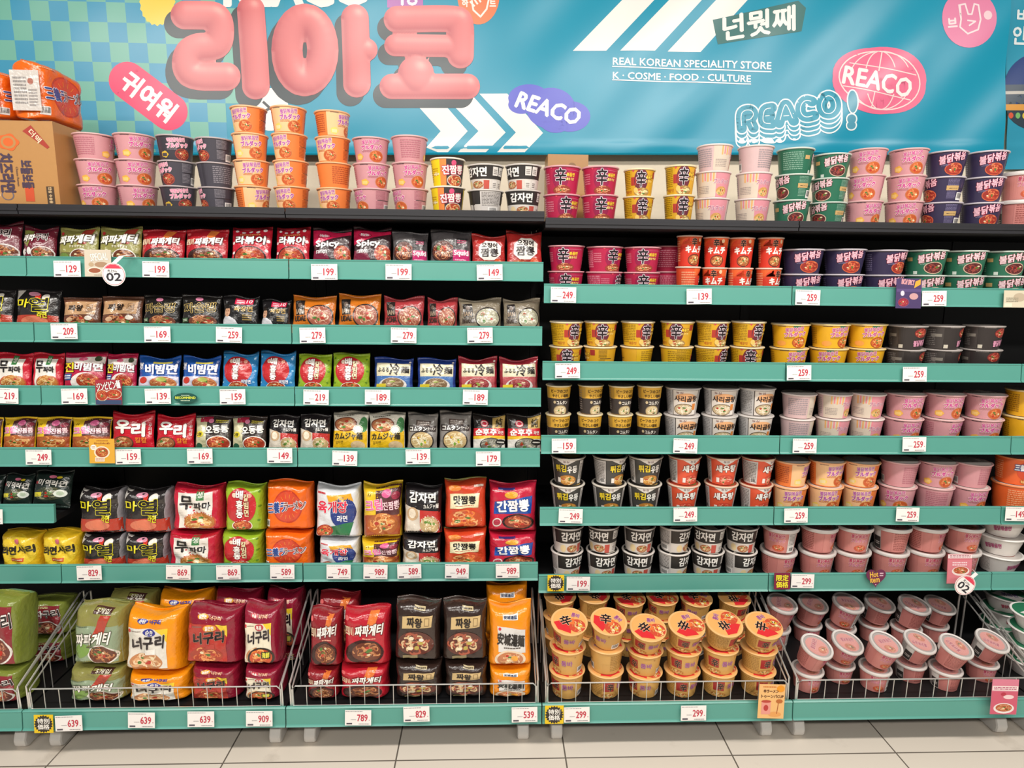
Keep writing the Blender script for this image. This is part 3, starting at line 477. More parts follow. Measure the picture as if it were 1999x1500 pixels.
def D_kamja(a): a.r(-.98, -.98, .98, .08, '#e6b922', 1); a.n(-.25, .42, .62, .34, ('#d9a468', '#efd3a4', '#b8704a'), '#7a4030', top=('#c23a2c', '#5f8a3c', '#efe2cc')); a.e(.78, .4, .22, .4, '#4f9058', 2); a.e(.5, .15, .28, .24, '#f2f0e6', 5); a.e(.5, .15, .24, .2, '#7c9060', 5.3); a.e(.5, .15, .22, .18, '#f2f0e6', 5.6); a.t_('カムジャ麺', -.85, -.38, .75, -.02, '#2c2414', 7, .0012, '#f0d45c', .0006); a.e(.5, -.7, .4, .24, '#d2b890', 3); a.m(-.8, .85, .2, .93, '#5a5648', 1, 3); a.t_('감자면', -.8, -.62, -.35, -.45, '#5a4a14', 4)
single('kamja', 'white-and-yellow pack', 'white-and-yellow packs', '#e9e4d6', D_kamja)
def D_comtan(a): a.r(-.4, .4, .6, .7, '#5c4c46', 2); a.m(-.3, .45, .5, .65, '#d8ccc4', 2, 3); a.r(-.9, .08, .92, .4, '#3a302e', 2); a.t_('コムタン', -.8, .12, .35, .36, '#f8f4ee', 6, .0009, '#1e1a1a', .001); a.t_('ラーメン', .4, .16, .88, .32, '#efe9e2', 6, .0003); a.n(.02, -.42, .74, .48, NW, '#322c2a', top=('#7aa03c', '#e6c83c', '#8c4a38'))
single('comtan', 'grey pack with pale soup bowl', 'grey packs', '#8d8884', D_comtan)
def D_jun(a): a.r(.2, .3, .98, .98, '#c9a862', 2); a.t_('純', .4, .36, .82, .86, '#2c2418', 6, .0006); a.e(-.3, .58, .24, .2, '#d8324c', 3); a.e(-.3, .58, .2, .16, '#ecd0cc', 4); a.e(-.3, .58, .14, .1, '#d8324c', 5); a.r(-.98, -.12, .98, .3, '#c72431', 2); a.t_('순후추', -.85, -.08, .45, .27, '#f8f4ee', 6, .0014); a.t_('라면', .55, -.05, .88, .15, '#f2e2da', 6, .0005); a.r(-.98, -.98, .98, -.3, '#e0dbd4', 1.5); a.r(-.98, -.3, .98, -.12, '#e6b92c', 1.5); a.n(.1, -.62, .62, .34, ('#a8a294', '#c8c4b8', '#848074'), '#3c3836', k=26); a.e(.7, -.48, .32, .16, '#2a2624', 5.5); a.m(.48, -.54, .92, -.42, '#efe9e0', 1, 6)
single('jun', 'black pack with red band', 'red-banded black packs', '#26211f', D_jun)
# multipacks and larger bags
def multi(key, desc, short, base, draw, w=.19, h=.175, d=.12, **k): pack(key, MP, desc, short, w, h, d, base, draw, boxy=True, **k)
def D_miyeok(a): a.t_('미역라면', -.6, .15, .85, .5, '#f4f1ea', 6, .001, '#1c2420', .001, -6); a.e(.1, .72, .2, .1, '#e07a98', 3); a.e(.45, .68, .14, .08, '#d8c02c', 3); a.r(-.8, .3, -.62, .45, '#b8303c', 4); a.n(.0, -.3, .8, .4, ('#5a5a40', '#8c8c6c', '#3a4030'), None, k=24); a.e(.6, -.3, .32, .22, '#dce2d8', 5); a.e(.6, -.3, .2, .12, '#b8c8b0', 5.5); a.r(-.8, -.45, -.4, -.2, '#c8bc2c', 4)
pack('miyeok', NP, 'dark green pack with seaweed soup', 'dark green packs', .16, .15, .06, '#1e2b27', D_miyeok, lean=20)
def D_sarip(a): a.e(.0, .1, .95, .85, '#eccb35', 1, 30); a.e(.0, .62, .14, .14, '#d86a7c', 3); a.t_('라면사리', -.85, -.05, .85, .38, '#241f18', 6, .0016, None, 0, 4); a.r(-.35, -.5, .3, -.3, '#d8502c', 3); a.m(-.3, -.46, .25, -.34, '#f0d0b0', 1, 5)
multi('saripack', 'yellow plain-noodle multipack', 'yellow multipacks', '#e2b824', D_sarip, .165, .15)
multi('mayeol5', 'black multipack with yellow brush lettering', 'black-yellow multipacks', '#2a2627', D_mayeol, .185, .17, bg=[(lambda x, y: x > .86, '#98959a')])
multi('mupama5', 'red multipack with white panel', 'red-white multipacks', '#c4203a', lambda a: D_mupama(a), .19, .165)
multi('baehong5', 'lime green multipack with red disc', 'lime green multipacks', '#98b82e', baehong('#5f8a24', True), .165, .17)
def D_sam(a): a.e(.05, .0, .66, .72, '#c23a24', 1, 30); a.e(.05, .0, .6, .66, '#d84a2c', 1.5, 30)
def D_samyang(a):
    D_sam(a)
    for i in range(14): q = i * .45; a.ln([(.05 + .5 * math.cos(q), .55 * math.sin(q)), (.05 + .35 * math.cos(q), .38 * math.sin(q))], .02, '#e8903c', 2.5)
    a.t_('三養ラーメン', -.85, -.2, .85, .25, '#2d4a8c', 6, .0014, '#efe8f0', .0018, 6); a.t_('ラーメン', -.1, -.12, .82, .24, '#7a3a2c', 7, .0008, '#f4efe6', .0014, 6); a.m(-.9, .78, -.3, .86, '#f4b080', 1, 3); a.bc(-.95, -.85, -.75, -.55)
multi('samyang5', 'orange multipack with red sun disc', 'orange multipacks', '#ef6a16', D_samyang, .2, .185)
def D_yuk(a): a.p([(-.4, .72), (.7, .78), (.8, .45), (-.3, .42)], '#e6a82c', 2); a.e(.35, .02, .58, .62, '#2f3f80', 2, 26); a.p([(-.2, -.55), (.85, -.35), (.6, -.95), (-.2, -.95)], '#33784c', 2.2); a.t_('육개장', -.8, .02, .55, .48, '#d92c48', 6, .0016, '#f6eeee', .0016); a.t_('라면', .1, -.35, .55, -.1, '#f2f2f6', 6, .0007); a.m(-.85, .72, -.45, .84, '#c4343c', 1, 3); a.n(-.5, -.72, .4, .24, NR, None)
multi('yuk5', 'white multipack with red and navy lettering', 'white multipacks', '#dfe2e6', D_yuk, .19, .2)
multi('cream5', 'yellow multipack with pink lettering', 'yellow-pink multipacks', '#edc42a', D_cream, .16, .19)
multi('gamja5', 'black multipack with potato photo', 'black potato multipacks', '#242022', D_gamja, .165, .19)
def D_mat(a): a.p([(-.75, .5), (.7, .5), (.62, -.1), (-.75, -.15)], '#e9deb0', 3); a.p([(-.7, .46), (.65, .46), (.58, -.06), (-.7, -.1)], '#efe6c0', 3.3); a.t_('맛짬뽕', -.58, .06, .5, .4, '#24201c', 6, .0014); a.m(-.5, -.05, .4, .0, '#b0402c', 1, 4); a.r(.4, .75, .85, .83, '#e8d0c0', 2); a.n(-.05, -.6, .85, .4, ('#df7a3c', '#efb074', '#c4502c'), None, k=44); a.e(-.5, .75, .3, .14, '#e58a3a', 1.5)
multi('mat5', 'orange-red multipack with cream label', 'cream-labelled multipacks', '#cf4526', D_mat, .18, .185, seal='#7a7a34')
def D_gan(a): a.p([(-.75, .28), (.1, .42), (.85, .55), (.8, -.2), (-.8, -.25)], '#1f4fa8', 2); a.e(-.05, .6, .28, .16, '#e2a52c', 3); a.t_('간짬뽕', -.65, -.12, .7, .36, '#f6f5f8', 6, .002, '#1c2f6c', .001, 4); a.e(.25, -.58, .68, .34, '#2c1f1c', 2); a.n(.25, -.58, .58, .28, ('#c4603c', '#e0966a', '#8c3a28'), None); a.e(-.65, -.6, .2, .18, '#d8ccc4', 3); a.e(-.65, -.6, .15, .13, '#a83244', 3.5); a.r(-.6, .82, .1, .92, '#3a2f6c', 2); a.m(-.85, .72, -.4, .78, '#efc0c4', 1, 3)
multi('gan5', 'red and blue multipack', 'red-blue multipacks', '#c42340', D_gan, .19, .19)
def D_cg5(a): a.r(-.98, -.98, .98, .35, '#8fa083', 1); a.p([(.3, .75), (.72, .75), (.35, .0), (-.05, .0)], '#b5402f', 2); a.t_('짜파게티', -.78, -.28, .72, .12, '#f7f3ea', 6, .0014, '#4d4434', .002, 4, .2); a.n(.35, -.62, .55, .3, N2, '#e4ded2'); a.e(-.5, -.5, .3, .24, '#7a9a4c', 3); a.r(-.05, .78, .7, .96, '#4a2c26', 2); a.t_('5개입', .1, .81, .6, .93, '#efe6d4', 6, .0004); a.m(-.85, .3, -.3, .36, '#5c6a50', 1, 3); a.m(-.3, -.42, .4, -.35, '#4d4434', 1, 5)
multi('chapagetti5', 'olive and sage multipack', 'olive multipacks', '#8d8a4a', D_cg5, .22, .19, .14)
def D_cgu5(a): a.p([(-.6, .72), (.8, .76), (.88, -.92), (-.8, -.92)], '#8c2a32', 1); a.t_('짜파구리', -.7, .08, .8, .5, '#efe9e4', 6, .0014, '#4a1c20', .0016, 6); a.t_('구리', .06, .08, .8, .5, '#231a1c', 7, .0012, '#efe0dc', .001, 6); a.n(.2, -.55, .6, .36, ('#9c5a44', '#c48a6c', '#6c342a'), '#e8e2da'); a.m(-.6, .6, .3, .72, '#e8e0a0', 2, 5)
multi('chapaguri5', 'green and maroon multipack', 'green-maroon multipacks', '#7f8a3a', D_cgu5, .22, .2, .14)
def neo(panel, badge, bword, mid, red):
    def f(a): a.r(-.82, -.96, .66, .5, panel, 1.5); a.p([(.2, .5), (.66, .5), (.66, .05)], '#eccb2f', 2); a.t_('너구리', -.62, -.2, .55, .22, '#241b1c', 6, .0022, '#efe4dc' if not red else '#d8a08c', .0008, 6, .1); a.e(.0, .36, .24, .13, badge, 3); a.t_(bword, -.15, .28, .15, .44, '#f4efe6', 6, .0005); a.e(-.75, .4, .06, .06, '#d43a44', 3); a.m(-.66, .37, -.3, .43, '#7a6a60', 1, 2); a.n(-.1, -.66, .62, .3, NR if red else ('#dda878', '#efd0a8', '#c08458'), None); a.r(-.12, -.42, .22, -.22, mid, 4); a.e(-.28, .76, .2, .09, badge, 2); a.t_(bword, -.4, .71, -.16, .81, '#f4efe6', 5, .0004); a.t_('너구리', -.02, .69, .42, .83, '#e9b08c' if red or badge == '#c02c3c' else '#3a3f9c', 5, .0008)
    return f
multi('neo_o', 'bright orange multipack with brush lettering', 'bright orange multipacks', '#f19412', neo('#e2ddd2', '#2f3590', '순한', '#f0ece4', False), .2, .19, .14)
multi('neo_r', 'maroon multipack with brush lettering', 'maroon multipacks', '#8c1830', neo('#b53a30', '#e0a02c', '얼큰한', '#b53a30', True), .205, .185, .14)
def D_neof(a): neo('#e6dcc4', '#c02c3c', '볶음', '#e6dcc4', False)(a); a.e(.1, -.72, .72, .36, '#33261f', 4.2); a.n(.1, -.72, .6, .3, ('#e07a35', '#f0a860', '#c4502a'), None, l=4.4); a.r(.15, -.75, .62, -.5, '#3a3520', 8); a.t_('海鮮', .2, -.72, .57, -.53, '#e8e04c', 9, .0006)
multi('neo_f', 'maroon stir-fry multipack', 'stir-fry maroon multipacks', '#8f1a34', D_neof, .19, .185, .14)
multi('sac5', 'dark red multipack with noodle pan', 'dark red multipacks', '#8e2029', D_sacheon, .155, .19, .12)
multi('sac5b', 'bright red multipack with noodle pan', 'bright red multipacks', '#b81f2f', D_sacheon, .175, .185, .12)
def D_jw5(a): a.p([(-.6, .55), (.75, .62), (.72, .2), (-.65, .12)], '#cdb07c', 3); a.t_('짜왕', -.4, .2, .3, .52, '#2a2018', 6, .0014); a.r(.4, .24, .62, .54, '#8a7048', 4); a.r(.43, .27, .59, .51, '#cdb07c', 4.4); a.n(.0, -.38, .82, .42, ('#a8543c', '#d8b88c', '#5c2c22'), None, k=44, top=('#e6d8b8', '#b8a44c', '#efe6d8')); a.r(-.1, .78, .4, .9, '#c9b890', 2); a.m(-.05, .8, .35, .88, '#3a2c20', 1, 4); a.r(-.55, -.92, .1, -.8, '#8a7c58', 3)
multi('jw5', 'dark brown multipack with tan label', 'dark brown multipacks', '#33241f', D_jw5, .175, .18, .12)
def D_ans(a): a.p([(-.62, .4), (.72, .25), (.72, -.55), (-.55, -.5)], '#d9d6d2', 2); a.t_('安城湯麺', -.62, -.28, .68, .12, '#26221f', 6, .0016, None, 0, -5); a.e(-.5, .3, .07, .06, '#d0303c', 3); a.e(.0, -.75, .72, .3, '#e3cdb0', 3); a.n(.0, -.75, .6, .24, ('#d9a070', '#ecc8a0', '#c07a50'), None, l=3.2); a.e(.2, -.72, .16, .1, '#efa53c', 6); a.r(-.35, .6, .35, .8, '#e6e2dc', 2); a.t_('安城湯麺', -.3, .64, .3, .76, '#3a4a6c', 5, .0004); a.m(-.3, -.4, .5, -.33, '#5a5048', 1, 5)
multi('ans5', 'vivid orange multipack with grey label', 'vivid orange multipacks', '#f29016', D_ans, .175, .19, .12)
# ------------------------------------------------------------------ the setting: tiled floor, cream wall
def tilemat():
    m = bpy.data.materials.new('floor_tiles'); m.use_nodes = True; nt = m.node_tree; b = nt.nodes['Principled BSDF']; L = nt.links.new
    tc = nt.nodes.new('ShaderNodeTexCoord'); mp = nt.nodes.new('ShaderNodeMapping'); mp.inputs['Location'].default_value = (-.085 + 6, .302 + 6, 0); L(tc.outputs['Object'], mp.inputs[0])
    br = nt.nodes.new('ShaderNodeTexBrick'); br.offset = 0; br.squash = 1; br.inputs['Scale'].default_value = 1; br.inputs['Brick Width'].default_value = .6; br.inputs['Row Height'].default_value = .6
    br.inputs['Mortar Size'].default_value = .0028; br.inputs['Mortar Smooth'].default_value = .1
    br.inputs['Color1'].default_value = (*lin('#e2d8cb'), 1); br.inputs['Color2'].default_value = (*lin('#dfd4c6'), 1); br.inputs['Mortar'].default_value = (*lin('#6d655c'), 1); L(mp.outputs[0], br.inputs['Vector'])
    n = nt.nodes.new('ShaderNodeTexNoise'); n.inputs['Scale'].default_value = 5; n.inputs['Detail'].default_value = 6; L(tc.outputs['Object'], n.inputs['Vector'])
    r = nt.nodes.new('ShaderNodeMapRange'); r.inputs['From Min'].default_value = .62; r.inputs['From Max'].default_value = .72; r.inputs['To Max'].default_value = .45; L(n.outputs['Fac'], r.inputs['Value'])
    mx = nt.nodes.new('ShaderNodeMix'); mx.data_type = 'RGBA'; mx.inputs['B'].default_value = (*lin('#9c8f80'), 1); L(r.outputs[0], mx.inputs['Factor']); L(br.outputs['Color'], mx.inputs['A']); L(mx.outputs['Result'], b.inputs['Base Color'])
    b.inputs['Roughness'].default_value = .38; b.inputs['Specular IOR Level'].default_value = .35
    return m
b = MB(); b.box(-5, -6, -.06, 5, .6, 0); tag(b.build('floor', tilemat(), smooth=False), 'pale beige square floor tiles with dark joints', 'floor', kind='structure')
b = MB(); b.box(-5, .56, 0, 5, .68, 3.9); tag(b.build('wall_back', mat('cream_wall', '#e9dcc4', rough=.6, bump=.05, bscale=90), smooth=False), 'cream painted wall behind the shelving', 'wall', kind='structure')
# ------------------------------------------------------------------ gondola shelving
ROWL = [1.7393, 1.5096, 1.2836, 1.0542, .5994]; ROWR = [1.6632, 1.3834, 1.1041, .8219, .5479]
RH = .0678; DROP = .045; TL, TR = 1.914, 1.893; DK = .18; Y0D = -.27
BAYX = [-2.7, -1.8, -.9, 0, .906, 1.806, 2.706]
ORD = ['first', 'second', 'third', 'fourth', 'fifth', 'sixth']
BAYN = ['outer pack bay', 'wide pack bay', 'inner pack bay', 'inner cup bay', 'wide cup bay', 'outer cup bay']
def rail(x0, x1, zt, y, parent):
    b = MB(); t = .006
    V = []; prof = [(y - .008, zt - RH + .004), (y - .012, zt - RH), (y - .004, zt - RH - .001), (y + .004, zt - RH), (y + .010, zt), (y + .002, zt + .001), (y - .003, zt - .003), (y - .001, zt - .006), (y - .0062, zt - RH + .007)]
    n = len(prof)
    for x in (x0, x1): V += [(x, a, z) for a, z in prof]
    b.add(V, [(i + n, (i + 1) % n + n, (i + 1) % n, i) for i in range(n)] + [tuple(range(n)), tuple(range(2 * n - 1, n - 1, -1))], (1, 1, 1)); return b.build('price_rail', GREEN, parent, smooth=False)
def shelf(x0, x1, zt, label, y=-.006, yb=.40, drop=DROP):
    r = empty('shelf', ((x0 + x1) / 2, 0, 0)); tag(r, label, 'shelf', 'green-edged shelves'); d = (x1 - x0) / 2 - .002
    b = MB(); b.box(-d + .002, y + .012, zt - drop - .022, d - .002, yb - .003, zt - drop); b.build('shelf_board', BLACK, r, smooth=False)
    rail(-d, d, zt, y, r); return r
for k in range(6):
    x0, x1 = BAYX[k], BAYX[k + 1]; R = ROWL if k < 3 else ROWR; zt = TL if k < 3 else TR
    for i, z in enumerate(R): shelf(x0, x1, z, '%s green-edged black shelf below the top, %s' % (ORD[i], BAYN[k]))
    if k == 0: shelf(x0, x1, Zat(-1.82, -.014, 987), 'short extra green-edged shelf holding the dark green packs, outer pack bay')
    # uprights, back, deck and feet
    fr = empty('gondola_frame', ((x0 + x1) / 2, 0, 0)); tag(fr, 'black steel shelving frame on grey feet, %s' % BAYN[k], 'shelving frame', 'shelving frames'); d = (x1 - x0) / 2
    b = MB(); b.box(-d + .022, .405, .02, d - .022, .42, zt - .0355); b.build('back_panel', BLACK, fr, smooth=False)
    for s in (-1, 1):
        b = MB(); b.box(s * d - (.02 if s > 0 else 0), .402, .0, s * d + (0 if s > 0 else .02), .44, zt - .036); b.build('post', BLACK, fr, smooth=False)
        b = MB(); xc = s * (d - .062); w = .021; pr = [(-.205, .0), (-.222, .012), (-.226, .035), (-.215, .062), (-.19, .085), (-.15, .1), (.3, .1), (.3, 0)]; n = len(pr)
        b.add([(xc + q * w, a, z) for q in (-1, 1) for a, z in pr], [(i, (i + 1) % n, (i + 1) % n + n, i + n) for i in range(n)] + [tuple(range(n))[::-1], tuple(range(n, 2 * n))], (1, 1, 1)); b.build('foot', FOOT, fr, smooth=False, bevel=.008)
    dk = empty('deck_shelf', ((x0 + x1) / 2, 0, 0)); tag(dk, 'deep bottom deck with green rail just above the floor, %s' % BAYN[k], 'shelf', 'bottom decks')
    b = MB(); b.box(-d + .004, Y0D + .02, DK - .03, d - .004, .40, DK); b.build('shelf_board', BLACK, dk, smooth=False); rail(-d + .002, d - .002, .188, Y0D, dk)
    b = MB(); b.box(-d + .024, -.1, .102, d - .024, .3, DK - .03); b.build('under_brace', BLACK, dk, smooth=False)
    tp = empty('top_shelf', ((x0 + x1) / 2, 0, 0)); tag(tp, 'black top shelf with a plain dark lip, %s' % BAYN[k], 'shelf', 'black top shelves')
    b = MB(); b.box(-d + .002, -.005, zt - .035, d - .002, .44, zt - .009); b.build('shelf_board', BLACK, tp, smooth=False)
    b = MB(); b.box(-d + .002, -.02, zt - .034, d - .002, -.004, zt); b.box(-d + .002, -.024, zt - .022, d - .002, -.019, zt - .014); b.build('front_lip', LIP, tp, smooth=False)
    # chrome wire guard round the deck
    g = empty('wire_guard', ((x0 + x1) / 2, 0, 0)); tag(g, 'chrome wire guard along the front and ends of the bottom deck, %s' % BAYN[k], 'wire guard', 'chrome wire guards')
    zg = .262; yg = Y0D + .0135; dd = d - .02; b = MB(); W_ = .0022
    b.tube([(-dd, yg, DK + .004), (-dd, yg, zg - .012), (-dd + .012, yg, zg), (dd - .012, yg, zg), (dd, yg, zg - .012), (dd, yg, DK + .004)], .0026)
    b.tube([(-dd, yg, DK + .006), (dd, yg, DK + .006)], .002)
    for i in range(16): x = -dd + (i + 1) * 2 * dd / 17; b.tube([(x, yg + .001, DK + .004), (x, yg + .001, zg)], .0016, k=5)
    b.build('front_grille', CHROME, g)
    for s in (-1, 1):
        b = MB(); x = s * (dd + .006)
        b.tube([(x, yg, DK + .004), (x, yg, zg + .01), (x, .1, .43), (x, .12, .43), (x, .12, DK + .004)], .0036); b.tube([(x - s * .008, yg + .004, DK + .004), (x - s * .008, yg + .004, zg - .002), (x - s * .008, .09, .395)], .0028)
        for i in range(2): y = yg + (i + 1) * .12; b.tube([(x, y, DK + .004), (x, y, zg + .01 + (.43 - zg) * (y - yg) / (.1 - yg) * .97)], .0016, k=5)
        b.build('side_grille', CHROME, g)
# ------------------------------------------------------------------ printed banners hung on the wall
YB = .50
def wrin(x, y):
    s = x + y; k = np.clip((x - 850) / 700, 0, 1); k = k * k * (3 - 2 * k)
    w = (.0022 + .0125 * k) * (.5 * np.sin(s / 95 + .4 * np.sin(x / 210)) + .3 * np.sin(s / 51 + 1 + y / 160) + .22 * np.sin(s / 29 + x / 260))
    w = w + .003 * np.exp(-((x - 620) / 330) ** 2) * np.sin(y / 38 + x / 300) + .002 * np.sin((x - y * .5) / 130) + .0035 * np.exp(-((y - 288) / 9.) ** 2)
    return w
def bmap(x, y, o):                                          # x, -y: photo pixels of the hung sheet
    q = at(x, -y, YB); q[:, 1] -= wrin(x, -y) + o; return q
A = Art(1, 1, '#0796b5', 9)
# teal and mint chequer, laid out in metres on the sheet
o0 = P(20, 0, YB); st = P(57.5, 0, YB)[0] - o0[0]
def topx(X, Z):                                             # sheet point -> photo pixel, so that all artwork shares one layout
    d = np.array([X, YB, Z]) - CAM; w = d @ CW; return 999.5 + F * (d @ CR) / w, -(750 - F * (d @ CU) / w)
for i in range(-6, 13):
    for j in range(-4, 9):
        q = [topx(o0[0] + (i + a) * st, o0[2] - (j + c) * st) for a, c in ((0, 0), (1, 0), (1, 1), (0, 1))]
        if q[1][0] > 476 or q[0][1] < -296: continue
        q = [(x_, max(y_, -298)) for x_, y_ in q]
        A.p(q, '#3f9bbf' if (i + j) % 2 == 0 else '#74b8a6', 1)
def R_(x0, y0, x1, y1, c, l=2): A.r(x0, -y0, x1, -y1, c, l)
def PY(pts, c, l=2): A.p([(x, -y) for x, y in pts], c, l)
def LN(pts, w, c, l=5): A.ln([(x, -y) for x, y in pts], w, c, l)
def TX(s, x0, y0, x1, y1, c, l=6, b=0, rot=0, sh=0, o=None, ow=1.5): A.t_(s, x0, -y1, x1, -y0, c, l, b, o, ow, rot, sh)
PY([(420, -60), (555, -60), (555, 16), (420, 16)], '#1a97b3', 1.5)
A.e(308, -4, 34, 46, '#f5d550', 2, 40, wob=(20, .04))
TX('REACO', 440, -58, 722, 11, '#f4f2ee', 4, 4)
for q in ((290, 188, 54, 31),):                             # pink pill with lettering
    c, s = math.cos(math.radians(37)), math.sin(math.radians(37))
    for dx in (-52, 52): A.e(q[0] + dx * c, -(q[1] + dx * s), 36, 36, '#ea3a6c', 2, 28)
    PY([(q[0] + a * c - d_ * s, q[1] + a * s + d_ * c) for a, d_ in ((-52, -36), (52, -36), (52, 36), (-52, 36))], '#ea3a6c', 2)
TX('귀여워', 231, 168, 349, 209, '#fbf6f4', 5, 2.4, -37)
A.e(528, -214, 36, 42, '#f3f1ec', 2, 30); LN([(515, 200), (528, 212), (520, 216)], 5, '#33383c', 4)
R_(756, -40, 826, 15, '#b56cb6', 2); TX('떡상', 764, -30, 818, 10, '#f3ecf4', 4, 1.5)
A.e(934, 8, 41, 56, '#f28152', 2, 34); A.r(893, 60, 975, 8, '#f28152', 2); TX('하', 902, -2, 914, 14, '#f7efe6', 4, .6); TX('트', 956, -2, 968, 13, '#f7efe6', 4, .6)
LN([(921, 2), (924, 20), (938, 33), (950, 18), (954, 0), (944, -10)], 3.5, '#f7efe6'); LN([(918, 4), (926, 12)], 3.5, '#f7efe6'); LN([(925, -2), (932, 8)], 3.5, '#f7efe6'); LN([(932, -6), (938, 4)], 3.5, '#f7efe6')
for p in (((812, 203), (822, 214), (860, 256), (832, 288), (869, 303), (913, 256), (874, 211), (846, 183)), ((864, 183), (889, 210), (934, 256), (892, 299), (947, 299), (987, 259), (928, 193), (919, 183)), ((936, 183), (945, 193), (1007, 259), (969, 299), (1023, 299), (1060, 260), (993, 186), (990, 183))):   # white chevrons
    PY([p[0], p[1], p[6], p[7]], '#f2efe9', 2); PY([p[1], p[2], p[5], p[6]], '#f2efe9', 2); PY([p[2], p[3], p[4], p[5]], '#f2efe9', 2)
for x, y, rx, ry in ((1032, 192, 40, 27), (1075, 212, 48, 40), (1112, 228, 40, 30), (1018, 205, 26, 18), (1085, 236, 32, 24)): A.e(x, -y, rx, ry, '#5e63cf', 3, 30)
TX('REACO', 1008, 197, 1134, 228, '#f7f5f2', 5, 1.7, -17, .1)
for pts in (((1118, 100), (1183, 100), (1320, -45), (1258, -45)), ((1210, 100), (1278, 100), (1412, -45), (1350, -45)), ((1303, 101), (1368, 101), (1500, -45), (1440, -45))): PY(pts, '#f4f1eb', 2)
PY([(1392, 38), (1560, 0), (1575, 14), (1566, 60), (1402, 86)], '#38726f', 3); TX('넌뭣째', 1412, 20, 1554, 68, '#f5f3ee', 5, 1.6, 9, .15)
TX('REAL KOREAN SPECIALITY STORE', 1196, 117, 1507, 131, '#f3f6f5', 5, .45, -1.2); LN([(1195, 131), (1350, 135), (1507, 139)], 2.2, '#f3f6f5')
TX('K · COSME · FOOD · CULTURE', 1196, 144, 1467, 157, '#f3f6f5', 5, .45, -1); LN([(1195, 157), (1467, 163)], 2.2, '#f3f6f5')
def bubble(cx, cy, rx, ry, rot, n=22): 
    t = np.linspace(0, 2 * math.pi, n + 1); R = math.radians(rot); return [(cx + rx * math.cos(a) * math.cos(R) - ry * math.sin(a) * math.sin(R), cy + rx * math.cos(a) * math.sin(R) + ry * math.sin(a) * math.cos(R)) for a in t]
def stroke(pts, r, c, l):
    for x, y in pts: A.e(x, -y, r, r, c, l, 18)
    for (x0, y0), (x1, y1) in zip(pts[:-1], pts[1:]):
        d = math.hypot(x1 - x0, y1 - y0); nx, ny = (y1 - y0) / d * r, -(x1 - x0) / d * r; PY([(x0 + nx, y0 + ny), (x1 + nx, y1 + ny), (x1 - nx, y1 - ny), (x0 - nx, y0 - ny)], c, l)
def chaikin(p, n=2):
    for _ in range(n): p = [p[0]] + [((a[0] * (1 - f) + b_[0] * f), (a[1] * (1 - f) + b_[1] * f)) for a, b_ in zip(p[:-1], p[1:]) for f in (.25, .75)] + [p[-1]]
    return p
BUB = ([[(1449, 250), (1447, 222), (1455, 214), (1468, 214), (1473, 223), (1466, 233), (1456, 234)], [(1466, 236), (1472, 249)]], [[(1508, 210), (1494, 212), (1490, 226), (1491, 240), (1508, 241)], [(1493, 226), (1505, 225)]],
       [[(1522, 240), (1532, 204), (1538, 204), (1550, 236)], [(1528, 226), (1544, 225)]], [[(1586, 198), (1574, 194), (1564, 204), (1563, 220), (1572, 230), (1588, 226)]], [[(1610, 190), (1602, 204), (1606, 222), (1620, 224), (1630, 212), (1628, 194), (1618, 186), (1610, 190)]])
for i_, L_ in enumerate([[chaikin(q) for q in L0] for L0 in BUB]):                               # bubble lettering in white outline
    for k in (3, 2, 1, 0):
        for r, c, q in ((12.4, '#eef6f5', 0), (9.8, '#1b98b4', .45)):
            for S_ in L_: stroke([(x, y + 9 * k) for x, y in S_], r, c, 4 + (3 - k) * .9 + q)
    for S_ in L_: LN(S_[2:-2], 1.6, '#eef6f5', 8.2)
for x_, y_, a_, b_ in ((1659, 246, 10, 9), (1659, 234, 10, 10), (1661, 200, 10, 23)): A.e(x_, -y_, a_ + 1.5, b_ + 1.5, '#eef6f5', 7, 22); A.e(x_, -y_, a_ - 1.2, b_ - 1.2, '#4f9cb4', 7.3, 22)
A.e(1716, -158, 91, 62, '#ef6f92', 3, 40, rot=-16); A.e(1716, -158, 90, 66, '#ef6f92', 3, 40)
LN(bubble(1716, 158, 78, 56, 12, 40), 2.4, '#f7ded9', 5)
for k in (.38, .75): LN([(1716 + 78 * k * math.cos(a), 158 + 57 * math.sin(a)) for a in np.linspace(-1.55, -.45, 9)], 2, '#f7ded9', 5); LN([(1716 - 78 * k * math.cos(a), 158 + 57 * math.sin(a)) for a in np.linspace(-1.55, -.45, 9)], 2, '#f7ded9', 5); LN([(1716 + 78 * k * math.cos(a), 158 + 57 * math.sin(a)) for a in np.linspace(.5, 1.55, 9)], 2, '#f7ded9', 5); LN([(1716 - 78 * k * math.cos(a), 158 + 57 * math.sin(a)) for a in np.linspace(.5, 1.55, 9)], 2, '#f7ded9', 5)
LN([(1720, 102), (1712, 140)], 2, '#f7ded9', 5); LN([(1660, 122), (1785, 148)], 2, '#f7ded9', 5); LN([(1645, 168), (1775, 196)], 2, '#f7ded9', 5); LN([(1704, 180), (1698, 212)], 2, '#f7ded9', 5)
TX('REACO', 1646, 142, 1778, 178, '#fbf2ee', 6, 1.3, -13)
A.e(1888, -38, 53, 57, '#e886ac', 3, 36); LN([(1868, 12), (1872, 40), (1870, 55), (1885, 68), (1905, 60), (1910, 40), (1906, 12), (1898, 10), (1893, 30), (1886, 30), (1880, 10), (1870, 12), (1872, 40)], 3.2, '#f9e3e6', 5); LN([(1885, 42), (1900, 44), (1888, 52)], 3, '#f9e3e6', 5)
TX('브', 1846, 38, 1864, 55, '#f9e3e6', 5, 1, 6); A.e(1924, -32, 8, 9, '#f6d3da', 5, 14)
